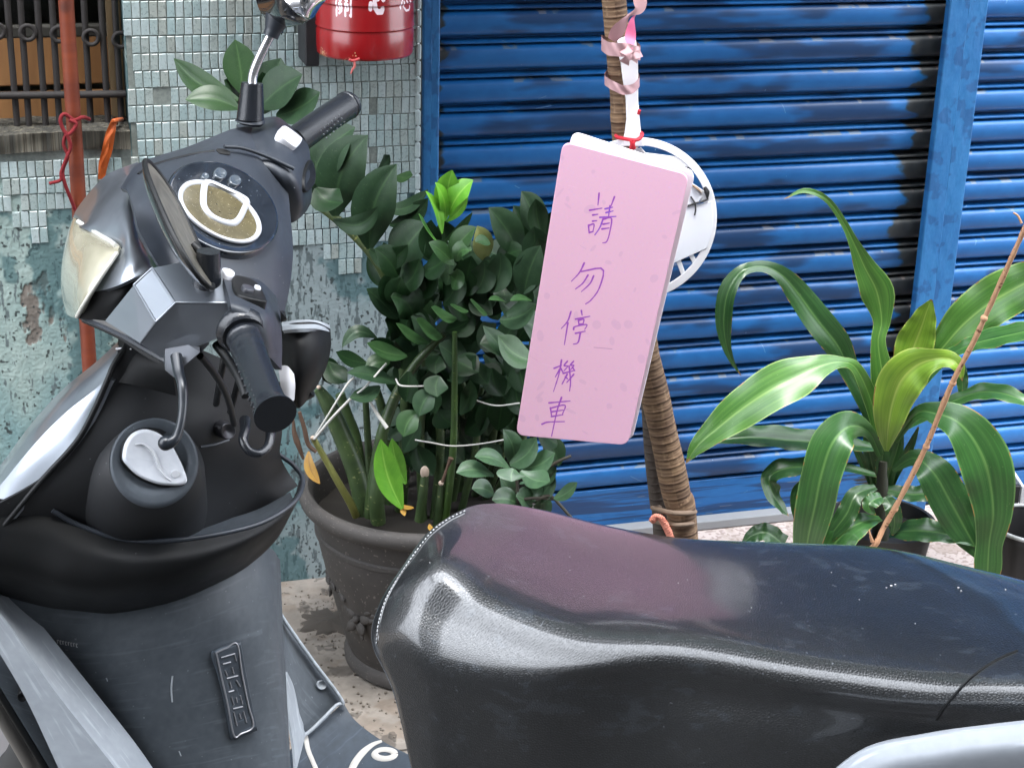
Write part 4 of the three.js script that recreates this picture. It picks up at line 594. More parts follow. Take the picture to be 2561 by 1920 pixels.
  const list = [ // base x, y, tip x, y, half width, z, shape options, material
    [595, 249, 434, 146, 27, -2.58, { bend: -0.1 }, md], [607, 236, 587, 99, 36, -2.6, { bend: 0.02, dz: -0.03 }, md], [597, 272, 463, 249, 26, -2.56, { bend: 0.1 }, md], [635, 225, 702, 145, 34, -2.61, { dz: -0.03 }, dk2], [650, 268, 756, 186, 40, -2.58, { bend: -0.05 }, dk2], [690, 290, 800, 230, 34, -2.57, { bend: 0.08 }, dk2], [612, 275, 560, 200, 30, -2.62, {}, dk], [640, 285, 655, 180, 32, -2.63, {}, dk],
    [770, 460, 888, 318, 50, -2.54, { bend: -0.1 }, dk2], [838, 540, 920, 338, 52, -2.52, { bend: -0.12 }, dk2], [924, 622, 992, 410, 48, -2.5, { bend: -0.1, fold: 0.5 }, dk2], [944, 425, 974, 387, 16, -2.6, {}, dk], [990, 440, 1032, 438, 15, -2.6, {}, md], [950, 520, 1070, 474, 17, -2.55, { bend: 0.18 }, dk2], [975, 562, 1070, 496, 24, -2.54, { bend: 0.15 }, dk], [790, 470, 858, 505, 34, -2.5, { bend: 0.2 }, dk], [833, 550, 946, 516, 22, -2.49, { bend: 0.25, roll: 0.8 }, dk2], [990, 668, 1066, 558, 46, -2.5, { bend: -0.05 }, dk2], [924, 625, 1020, 612, 26, -2.48, { bend: 0.3, roll: 0.8 }, dk], [985, 690, 1040, 640, 26, -2.52, {}, dk], [760, 480, 800, 400, 34, -2.6, {}, dk], [700, 400, 770, 330, 40, -2.62, {}, dk], [730, 440, 830, 400, 36, -2.58, {}, dk], [880, 590, 960, 540, 34, -2.58, {}, dk],
    // bright young shoot
    [1120, 540, 1131, 425, 29, -2.46, { bend: -0.06, fold: 0.25 }, br], [1122, 536, 1183, 450, 25, -2.45, { bend: -0.08 }, br], [1113, 553, 1088, 456, 15, -2.45, { bend: 0.1, roll: 0.5 }, br], [1106, 584, 1064, 478, 12, -2.44, { bend: 0.08, roll: 0.6 }, br], [1103, 618, 1047, 535, 13, -2.44, { bend: -0.06, roll: 0.8 }, br], [1116, 555, 1170, 494, 9, -2.44, { bend: 0.06, roll: 0.9 }, br], [1113, 603, 1181, 531, 9, -2.44, { bend: 0.05, roll: 0.9 }, md], [1125, 647, 1190, 567, 24, -2.43, { bend: -0.06 }, md], [1135, 661, 1072, 606, 19, -2.43, { bend: 0.05 }, md], [1142, 652, 1180, 625, 20, -2.42, { bend: -0.3 }, md], [1212, 652, 1193, 565, 24, -2.5, { bend: 0.04 }, va], [1130, 720, 1142, 672, 20, -2.44, {}, md],
    [1300, 645, 1222, 519, 34, -2.5, { bend: 0.06 }, dk2], [1306, 640, 1284, 514, 32, -2.54, {}, dk], [1343, 587, 1304, 478, 30, -2.5, { bend: 0.06 }, dk2], [1357, 592, 1340, 497, 24, -2.48, { bend: -0.05 }, dk], [1226, 608, 1188, 604, 13, -2.46, {}, md], [1360, 600, 1400, 520, 30, -2.52, {}, dk],
    // rows of upright leaflets
    [1150, 735, 1180, 662, 28, -2.48, {}, dk], [1190, 730, 1210, 648, 30, -2.46, {}, dk2], [1225, 730, 1249, 630, 30, -2.45, {}, dk2], [1258, 735, 1264, 632, 30, -2.47, {}, dk], [1290, 735, 1314, 632, 32, -2.45, {}, dk2], [1310, 740, 1352, 614, 36, -2.44, { bend: -0.05 }, dk2], [1350, 745, 1400, 640, 34, -2.46, {}, dk], [1040, 730, 1082, 670, 34, -2.5, {}, dk], [1065, 770, 1010, 690, 30, -2.52, {}, dk], [1110, 760, 1142, 675, 30, -2.48, {}, dk], [1170, 780, 1168, 690, 34, -2.52, {}, dk], [1220, 790, 1225, 690, 34, -2.53, {}, dk], [1280, 790, 1290, 690, 34, -2.53, {}, dk],
    [1036, 800, 977, 741, 40, -2.47, { bend: 0.2 }, dk], [1072, 858, 990, 808, 15, -2.42, { bend: -0.1, up: 0.8 }, md], [1106, 842, 1040, 798, 22, -2.42, { bend: -0.12, up: 0.8 }, md], [1142, 796, 1078, 768, 18, -2.42, { bend: -0.14, up: 0.8 }, md], [1171, 778, 1126, 762, 11, -2.42, { bend: -0.1, up: 0.8 }, md], [1218, 786, 1176, 750, 17, -2.41, { bend: -0.1, up: 0.8 }, md], [1266, 756, 1222, 750, 9, -2.42, { up: 0.9 }, md], [1330, 752, 1276, 752, 10, -2.42, { up: 0.9 }, md], [1250, 800, 1340, 760, 30, -2.44, {}, dk2], [1330, 900, 1208, 815, 24, -2.41, { bend: -0.1 }, dk2], [1340, 905, 1245, 838, 32, -2.4, { bend: -0.12 }, md], [1290, 880, 1200, 860, 30, -2.46, {}, dk], [1370, 860, 1300, 800, 34, -2.45, {}, dk2],
    [1018, 890, 917, 858, 20, -2.46, { bend: -0.08, up: 0.75 }, md], [942, 845, 855, 868, 15, -2.5, { bend: 0.3 }, dk2], [918, 908, 840, 880, 18, -2.48, { bend: -0.08 }, dk], [990, 958, 868, 932, 18, -2.44, { bend: 0.05, up: 0.8 }, dk2], [950, 965, 874, 995, 19, -2.43, { bend: -0.12, up: 0.75 }, dk2], [975, 905, 915, 925, 20, -2.49, {}, md], [820, 905, 868, 955, 26, -2.5, {}, dk], [830, 960, 800, 900, 24, -2.52, {}, dk], [1000, 840, 962, 800, 34, -2.5, {}, dk], [1040, 870, 980, 840, 30, -2.52, {}, dk],
    [1085, 975, 1048, 1040, 26, -2.4, { bend: 0.1, up: 0.35 }, dk2], [1045, 1030, 1009, 1092, 27, -2.39, { bend: 0.12, up: 0.35 }, md], [1098, 940, 1094, 992, 28, -2.41, { up: 0.35 }, dk2], [1100, 890, 1090, 935, 24, -2.43, { up: 0.35 }, dk], [1150, 1035, 1175, 950, 20, -2.46, {}, dk], [1190, 900, 1220, 960, 26, -2.48, {}, dk], [1230, 920, 1260, 990, 28, -2.5, {}, dk], [1290, 960, 1320, 1040, 28, -2.5, {}, dk],
    // young leaf pair low in front
    [1006, 1272, 952, 1098, 30, -2.38, { bend: -0.06, fold: 0.35, up: 0.3 }, br], [1015, 1210, 980, 1096, 20, -2.4, { bend: -0.06, up: 0.3 }, br]];
  for (const [a, b, c, d, w, z, o, m] of list) put(m, [a, b, c, d, w, z, o]);
  for (let k = 0; k < 230; k++) { const x = rr(985, 1400), y = rr(640, 1130), a = rr(-2.6, -0.5), L = rr(60, 110), z = y < 960 ? rr(-2.7, -2.46) : rr(-2.72, -2.53); put(rnd() < 0.8 ? dk : dk2, [x, y, x + Math.cos(a) * L, y + Math.sin(a) * L * (rnd() < 0.3 ? -0.8 : 1), rr(22, 33), z, { bend: rr(-0.15, 0.15) }]); }
  // withered bits on the left
  const dry = mat({ rgb: [0.07, 0.04, 0.025], roughness: 0.9 }), dry2 = leafM(leafTex([120, 84, 30], [150, 120, 50], [90, 60, 30], 53));
  part('dry_stem', bar([[748, 1030], [760, 1070], [770, 1110], [790, 1130]].map(p => atZ(p[0], p[1], -2.44)), [0.003, 0.004, 0.003], { n: 20, seg: 7 }), dry, zz);
  part('dry_stem', bar([[733, 1050], [736, 1085], [748, 1120], [758, 1148]].map(p => atZ(p[0], p[1], -2.44)), [0.002, 0.005, 0.002], { n: 20, seg: 7 }), dry, zz);
  part('dry_stem', bar([[1128, 1145], [1118, 1170], [1106, 1205]].map(p => atZ(p[0], p[1], -2.42)), [0.0045, 0.002, 0.0025], { n: 20, seg: 7 }), dry, zz);
  part('leaf', leafAt(772, 1128, 800, 1210, 13, -2.42, { roll: 0.5 }), dry2, zz); part('leaf', leafAt(1004, 1262, 1035, 1270, 6, -2.39, {}), dry2, zz); part('leaf', leafAt(1010, 1265, 1012, 1290, 7, -2.39, {}), dry2, zz); part('leaf', leafAt(1074, 1310, 1084, 1330, 6, -2.38, {}), dry2, zz);
  // string round the stalks
  const sM = mat({ rgb: [0.42, 0.41, 0.38], roughness: 0.8 });
  const st = thing('white_string', 'white string holding the stalks of the zz plant together', 'string', atZ(785, 1095, -2.44));
  const sq = (pts, r) => part('strand', bar(pts.map(p => atZ(p[0], p[1], p[2])), r, { n: 30, seg: 7 }), sM, st);
  sq([[784, 1096, -2.445], [825, 1030, -2.44], [867, 962, -2.45], [884, 945, -2.47]], 0.0016); sq([[786, 1098, -2.44], [830, 1045, -2.43], [880, 993, -2.43]], 0.0022); sq([[880, 990, -2.43], [910, 970, -2.42], [966, 908, -2.44]], 0.0016); sq([[914, 985, -2.44], [940, 1030, -2.43], [968, 1070, -2.42]], [0.0016, 0.0026, 0.0034]); sq([[990, 948, -2.43], [1000, 963, -2.41], [1030, 966, -2.41], [1066, 965, -2.42]], 0.0014); sq([[1038, 1100, -2.42], [1080, 1107, -2.41], [1130, 1115, -2.42], [1200, 1110, -2.44], [1290, 1094, -2.46]], 0.0012); sq([[1186, 1000, -2.46], [1240, 1014, -2.45], [1300, 1008, -2.45]], 0.0012);
}
{ // low bushy plant behind the seat, in a small pot
  const c = atZ(1285, 1230, -2.42), pb = V(c.x, 0, c.z - 0.02);
  const pot = thing('small_pot', 'small dark plastic pot behind the scooter seat under the low bushy plant', 'pot', pb);
  part('vessel', turned([[0, 0.003], [0.06, 0.003], [0.064, 0.006], [0.082, 0.15], [0.086, 0.152], [0.086, 0.165], [0.08, 0.165], [0.076, 0.14], [0, 0.139]], pb.x, 0, pb.z, 40), mat({ rgb: [0.02, 0.018, 0.017], roughness: 0.6 }), pot);
  const pl = thing('bushy_plant', 'low bushy plant with blunt dark green leaves beside the pot of the zz plant', 'plant', V(pb.x, 0.14, pb.z));
  const m1 = leafM(leafTex([36, 60, 40], [62, 88, 58], [82, 108, 74], 63)), m2 = m1, m3 = m1;
  const z = -2.42;
  for (const [a, b, cx, d, w, zz, m, o] of [[1235, 1190, 1141, 1182, 21, z + 0.03, m1, { up: 0.7, shape: 2 }], [1275, 1172, 1187, 1142, 20, z + 0.02, m1, { up: 0.7, shape: 2 }], [1285, 1172, 1280, 1204, 34, z + 0.06, m1, { up: 0.75, shape: 2 }], [1285, 1168, 1258, 1074, 24, z - 0.02, m2, {}], [1275, 1162, 1342, 1094, 28, z - 0.01, m2, {}], [1295, 1172, 1388, 1132, 26, z, m1, { shape: 2 }], [1302, 1178, 1376, 1204, 26, z + 0.04, m1, { up: 0.75, shape: 2 }], [1385, 1246, 1444, 1206, 17, z + 0.02, m3, { bend: 0.1 }], [1235, 1235, 1180, 1222, 22, z - 0.02, m2, {}], [1275, 1245, 1250, 1195, 30, z - 0.03, m2, {}], [1320, 1240, 1330, 1200, 30, z - 0.03, m2, {}], [1300, 1262, 1230, 1250, 26, z, m2, {}], [1330, 1255, 1385, 1180, 22, z - 0.02, m2, {}], [1350, 1200, 1392, 1168, 22, z - 0.02, m2, {}], [1330, 1270, 1290, 1240, 28, z - 0.01, m2, {}], [1345, 1290, 1350, 1240, 26, z - 0.02, m2, {}]]) part('leaf', leafAt(a, b, cx, d, w, zz, o), m, pl);
  const brn = mat({ rgb: [0.035, 0.03, 0.02], roughness: 0.8 });
  for (const p of [[[1290, 1180], [1295, 1240], [1290, 1330]], [[1300, 1250], [1345, 1245], [1385, 1248]], [[1376, 1166], [1400, 1152], [1428, 1140]], [[1340, 1250], [1375, 1240], [1400, 1262], [1420, 1285], [1430, 1295]]]) part('stem', bar(p.map(q => atZ(q[0], q[1], z)), [0.0028, 0.0022], { n: 20, seg: 7 }), brn, pl);
}
{ // corn plant with long strap leaves
  const s = 1.658, X = x => 1660 + x / s, Y = y => 440 + y / s; const zc = -2.86, sb = atZ(X(905), Y(1330), zc), pb = V(sb.x + 0.01, 0.011, zc - 0.02);
  const pot = thing('nursery_pot', 'low black nursery pot holding the corn plant before the blue shutter', 'pot', pb);
  part('vessel', turned([[0, 0.003], [0.075, 0.003], [0.079, 0.006], [0.094, 0.105], [0.1, 0.106], [0.1, 0.118], [0.093, 0.118], [0.089, 0.09], [0, 0.089]], pb.x, pb.y, pb.z, 44), mat({ rgb: [0.014, 0.014, 0.014], roughness: 0.55 }), pot);
  const pl = thing('corn_plant', 'corn plant with long arching light green strap leaves before the blue shutter', 'plant', V(pb.x, pb.y + 0.09, pb.z));
  const gA = leafM(leafTex([48, 92, 34], [88, 130, 56], [132, 164, 86], 3, 0.9, [150, 176, 104]), { roughness: 0.36 }), gB = leafM(leafTex([36, 76, 34], [68, 108, 54], [104, 140, 76], 13, 0.9, [110, 144, 84]), { roughness: 0.34 }), gC = leafM(leafTex([32, 66, 32], [60, 94, 50], [92, 124, 70], 23, 0.9), { roughness: 0.34 }), gY = leafM(leafTex([92, 132, 36], [140, 168, 62], [172, 190, 96], 33, 0.8, [176, 192, 100]), { roughness: 0.4 });  // gC is a deeper green that mimics leaves facing away from the light
  const L = (m, pts, o = {}) => part('leaf', blade(pts.map(([x, y, z, w]) => [X(x), Y(y), z, w / s]), { fold: 0.3, wave: 0.1, n: 46, across: 10, up: 0.4, ...o }), m, pl);
  L(gA, [[915, 1060, zc, 20], [910, 930, zc, 34], [908, 830, zc, 48], [890, 690, zc - 0.01, 30], [905, 600, zc - 0.02, 36], [885, 480, zc - 0.02, 68], [835, 380, zc - 0.01, 46], [790, 280, zc, 22], [745, 190, zc + 0.01, 14], [675, 95, zc + 0.03, 12], [585, 60, zc + 0.05, 10], [500, 96, zc + 0.07, 1]], { up: 0.15 });
  L(gC, [[890, 1080, zc, 18], [840, 930, zc + 0.02, 42], [770, 800, zc + 0.03, 44], [720, 700, zc + 0.04, 56], [640, 600, zc + 0.05, 60], [560, 490, zc + 0.05, 50], [490, 410, zc + 0.06, 34], [410, 375, zc + 0.08, 24], [325, 395, zc + 0.1, 24], [268, 480, zc + 0.11, 38], [250, 590, zc + 0.11, 36], [258, 690, zc + 0.11, 22], [285, 770, zc + 0.11, 10], [322, 828, zc + 0.11, 1]], { up: 0.25, roll: t => t > 0.6 ? 0.3 : 0 });
  L(gA, [[890, 1080, zc + 0.02, 16], [860, 930, zc + 0.04, 30], [800, 800, zc + 0.07, 26], [740, 772, zc + 0.09, 22], [660, 785, zc + 0.11, 46], [560, 830, zc + 0.13, 84], [440, 890, zc + 0.15, 92], [320, 970, zc + 0.16, 80], [220, 1050, zc + 0.165, 58], [140, 1120, zc + 0.165, 34], [92, 1192, zc + 0.165, 1]], { up: 0.35, fold: 0.18 });
  L(gC, [[900, 1130, zc, 14], [760, 1115, zc + 0.03, 36], [640, 1105, zc + 0.05, 46], [500, 1095, zc + 0.07, 52], [380, 1085, zc + 0.09, 46], [270, 1092, zc + 0.1, 24], [188, 1106, zc + 0.1, 1]], { up: 0.6, fold: 0.5 });
  L(gB, [[900, 1160, zc + 0.02, 14], [850, 1060, zc + 0.06, 26], [770, 1040, zc + 0.1, 66], [700, 1110, zc + 0.13, 88], [655, 1240, zc + 0.14, 84], [628, 1370, zc + 0.14, 82], [600, 1500, zc + 0.13, 66], [585, 1620, zc + 0.12, 40], [580, 1720, zc + 0.12, 1]], { up: 0.1, fold: 0.25 });
  L(gY, [[925, 1140, zc + 0.03, 8], [932, 1040, zc + 0.05, 52], [950, 940, zc + 0.06, 78], [985, 850, zc + 0.07, 92], [1050, 785, zc + 0.08, 82], [1130, 758, zc + 0.1, 44], [1190, 760, zc + 0.11, 34], [1225, 790, zc + 0.12, 26], [1240, 850, zc + 0.12, 1]], { up: 0.0, fold: 0.5 });
  L(gY, [[985, 900, zc - 0.02, 36], [1010, 790, zc - 0.02, 60], [1045, 690, zc - 0.02, 78], [1072, 620, zc - 0.01, 60], [1092, 560, zc, 38], [1112, 512, zc + 0.01, 4]], { up: 0.05, fold: 0.2 });
  L(gA, [[960, 960, zc - 0.02, 20], [1060, 830, zc - 0.02, 40], [1160, 710, zc, 62], [1250, 610, zc + 0.01, 86], [1350, 530, zc + 0.02, 98], [1460, 465, zc + 0.03, 94], [1580, 405, zc + 0.05, 66], [1720, 345, zc + 0.07, 2]], { up: 0.15, fold: 0.2 });
  L(gB, [[1000, 950, zc, 16], [1140, 780, zc + 0.02, 26], [1230, 720, zc + 0.04, 26], [1300, 692, zc + 0.05, 34], [1400, 668, zc + 0.07, 44], [1510, 642, zc + 0.09, 34], [1640, 600, zc + 0.1, 2]], { up: 0.6 });
  L(gB, [[1010, 1040, zc + 0.02, 16], [1150, 960, zc + 0.04, 24], [1250, 915, zc + 0.05, 26], [1330, 895, zc + 0.06, 34], [1420, 905, zc + 0.08, 34], [1510, 940, zc + 0.1, 20], [1580, 975, zc + 0.1, 1]], { up: 0.6 });
  L(gB, [[960, 1100, zc + 0.03, 12], [1050, 985, zc + 0.07, 26], [1130, 985, zc + 0.1, 48], [1215, 1015, zc + 0.13, 72], [1285, 1090, zc + 0.15, 96], [1335, 1190, zc + 0.16, 110], [1360, 1300, zc + 0.16, 98], [1368, 1410, zc + 0.16, 78], [1352, 1520, zc + 0.15, 56], [1345, 1640, zc + 0.15, 56], [1340, 1780, zc + 0.14, 4]], { up: 0.1, fold: 0.28 });
  L(gC, [[950, 1220, zc + 0.02, 12], [1040, 1170, zc + 0.05, 36], [1120, 1230, zc + 0.09, 74], [1190, 1350, zc + 0.1, 86], [1250, 1460, zc + 0.1, 74], [1300, 1550, zc + 0.1, 36], [1325, 1600, zc + 0.1, 2]], { up: 0.15, fold: 0.2 });
  L(gB, [[1225, 775, zc + 0.02, 22], [1238, 840, zc + 0.03, 26], [1240, 900, zc + 0.04, 16], [1234, 950, zc + 0.04, 1]], { up: 0.1 });
  L(gC, [[880, 1240, zc + 0.02, 10], [700, 1200, zc + 0.05, 30], [590, 1205, zc + 0.08, 42], [500, 1215, zc + 0.1, 44], [440, 1250, zc + 0.11, 36], [450, 1310, zc + 0.115, 36], [485, 1370, zc + 0.11, 24], [520, 1410, zc + 0.11, 1]], { up: 0.7 });
  L(gB, [[540, 1420, zc + 0.08, 1], [545, 1360, zc + 0.08, 20], [560, 1300, zc + 0.07, 24], [620, 1250, zc + 0.05, 14]], { up: 0.2 });
  L(gB, [[900, 1420, zc + 0.02, 12], [840, 1430, zc + 0.06, 40], [760, 1470, zc + 0.09, 70], [700, 1540, zc + 0.1, 70], [660, 1620, zc + 0.1, 4]], { up: 0.5 });
  L(gC, [[880, 1290, zc + 0.03, 14], [800, 1320, zc + 0.06, 34], [760, 1400, zc + 0.08, 44], [700, 1480, zc + 0.09, 30], [640, 1560, zc + 0.09, 2]], { up: 0.3 });
  L(gC, [[930, 1300, zc, 20], [1030, 1320, zc + 0.02, 34], [1130, 1310, zc + 0.03, 30], [1220, 1290, zc + 0.03, 2]], { up: 0.5 });
  L(gC, [[940, 1480, zc + 0.04, 20], [1040, 1470, zc + 0.07, 50], [1150, 1480, zc + 0.09, 44], [1250, 1510, zc + 0.1, 20], [1300, 1540, zc + 0.1, 2]], { up: 0.5 });
  L(gC, [[500, 1530, zc + 0.1, 40], [430, 1480, zc + 0.11, 40], [370, 1490, zc + 0.11, 30], [320, 1530, zc + 0.11, 2]], { up: 0.4 });
  for (const [dx, w, t] of [[0, 26, 0], [-60, 24, 1], [60, 26, 2], [-110, 16, 3], [110, 18, 4]]) L(gC, [[905 + dx * 0.15, 1340, zc - 0.005 * t, w * 0.8], [905 + dx * 0.5, 1240, zc - 0.005 * t, w], [910 + dx, 1130, zc - 0.005 * t, w], [915 + dx * 1.3, 1040, zc, 4]], { up: 0.05, fold: 0.6 });
  L(gB, [[905, 1330, zc + 0.04, 20], [870, 1345, zc + 0.06, 34], [850, 1370, zc + 0.07, 26], [880, 1405, zc + 0.07, 2]], { up: 0.2 });
  L(gC, [[920, 1330, zc + 0.04, 22], [950, 1380, zc + 0.06, 34], [958, 1440, zc + 0.06, 30], [950, 1490, zc + 0.06, 4]], { up: 0.2 });
  part('stem', bar([[X(912), Y(1180)], [X(905), Y(1300)], [X(900), Y(1420)], [X(900), Y(1520)]].map(p => atZ(p[0], p[1], zc)), [0.008, 0.012, 0.014, 0.016], { n: 20, seg: 10 }), mat({ rgb: [0.03, 0.032, 0.02], roughness: 0.8 }), pl);
  // dry twig stuck in the pot
  const twM = mat({ map: tex(64, 512, (u, v) => { const n = fbm(u * 3, v * 40, 64, 3, 4); let c = mix3([168, 124, 92], [200, 158, 124], n); if (fbm(u * 10, v * 120, 128, 9, 2) > 0.78) c = [110, 74, 52]; return c; }, [0.1, 0.5]), roughness: 0.75 });
  const tp = [[X(872), Y(1535), -2.72], [X(915), Y(1455), -2.72], [X(985), Y(1330), -2.71], [X(1085), Y(1130), -2.69], [X(1195), Y(865), -2.66], [X(1290), Y(680), -2.64], [X(1390), Y(460), -2.62], [X(1480), Y(260), -2.6], [X(1560), Y(90), -2.58], [X(1640), Y(-80), -2.56]].map(p => atZ(...p));
  tp.unshift(V(tp[0].x - 0.015, 0.1, tp[0].z - 0.06));
  const tw = thing('dry_twig', 'pale brown dry twig leaning up out of the corn plant pot', 'twig', tp[0]);
  part('stick', bar(tp, t => 0.0052 * (1 - 0.25 * t) * (1 + 0.12 * Math.sin(t * 90) * Math.sin(t * 37)), { n: 160, seg: 10 }), twM, tw);
  part('spur', bar([[X(866), Y(1515), -2.715], [X(858), Y(1490), -2.71], [X(853), Y(1467), -2.71]].map(p => atZ(...p)), [0.0035, 0.0022, 0.001], { n: 10, seg: 7 }), twM, tw);
  part('spur', bar([[X(1485), Y(195), -2.6], [X(1470), Y(165), -2.6], [X(1452), Y(152), -2.6]].map(p => atZ(...p)), [0.002, 0.0018, 0.0014], { n: 10, seg: 7 }), twM, tw);
  for (const [x, y, z] of [[1200, 858, -2.66], [1090, 1122, -2.69], [960, 1380, -2.715], [1330, 590, -2.63]]) { const g = new THREE.SphereGeometry(0.0062, 10, 8), p = atZ(X(x), Y(y), z); g.translate(p.x, p.y, p.z); part('knot', g, twM, tw); }
}
{ // black pot and pale slatted crate at the right
  const Xr = x => 2300 + x / 5.525, Yr = y => 1150 + y / 5.525;
  const c = atZ(Xr(1420), Yr(1180), -2.74), pb = V(c.x + 0.03, 0.011, -2.78);
  const pot = thing('nursery_pot_001', 'empty black nursery pot with pale rim beside the slatted crate', 'pot', pb);
  const h = atZ(Xr(1200), Yr(1050), -2.74).y; const R = 0.075;
  part('vessel', turned([[0, 0.003], [R * 0.75, 0.003], [R * 0.8, 0.006], [R * 0.98, h - 0.02], [R * 1.06, h - 0.018], [R * 1.06, h - 0.006], [R, h - 0.006], [R * 0.92, h - 0.03], [R * 0.72, 0.01], [0, 0.009]], pb.x, pb.y, pb.z, 44), mat({ rgb: [0.012, 0.012, 0.013], roughness: 0.5 }), pot);
  part('rim', (() => { const g = new THREE.TorusGeometry(R * 1.03, 0.004, 8, 48); g.rotateX(Math.PI / 2); g.translate(pb.x, pb.y + h - 0.005, pb.z); return g; })(), mat({ rgb: [0.3, 0.31, 0.31], roughness: 0.5 }), pot);
  const cz = -2.9, cb = atZ(Xr(1330), Yr(900), cz); const L0 = cb.x, y0 = 0.012;
  const cr = thing('slatted_crate', 'pale grey plastic crate with wide slats at the foot of the second shutter', 'crate', V(L0 + 0.1, y0, cz));
  const wM = mat({ map: tex(128, 128, (u, v) => mix3([186, 190, 192], [216, 218, 220], fbm(u * 6, v * 6, 6, 3, 4)), 0.2), roughness: 0.5 });
  for (const [a, b] of [[980, 900], [880, 660], [600, 350]]) { const ya = atZ(Xr(1330), Yr(a), cz).y, yb = atZ(Xr(1330), Yr(b), cz).y; part('slat', boxAt(0.24, yb - ya, 0.006, L0 + 0.12, (ya + yb) / 2, cz, 0.002), wM, cr); part('end_slat', boxAt(0.006, yb - ya, 0.15, L0 + 0.003, (ya + yb) / 2, cz - 0.08, 0.002), wM, cr); }
  for (const [x, z] of [[L0 - 0.008, cz + 0.0], [L0 + 0.24, cz], [L0 - 0.008, cz - 0.16], [L0 + 0.24, cz - 0.16]]) part('corner_post', boxAt(0.012, atZ(Xr(1330), Yr(345), cz).y - y0, 0.012, x, y0 + (atZ(Xr(1330), Yr(345), cz).y - y0) / 2, z, 0.002), mat({ rgb: [0.015, 0.015, 0.016], roughness: 0.6 }), cr);
  part('base', boxAt(0.25, 0.01, 0.17, L0 + 0.12, y0 + 0.006, cz - 0.08, 0.002), wM, cr);
}
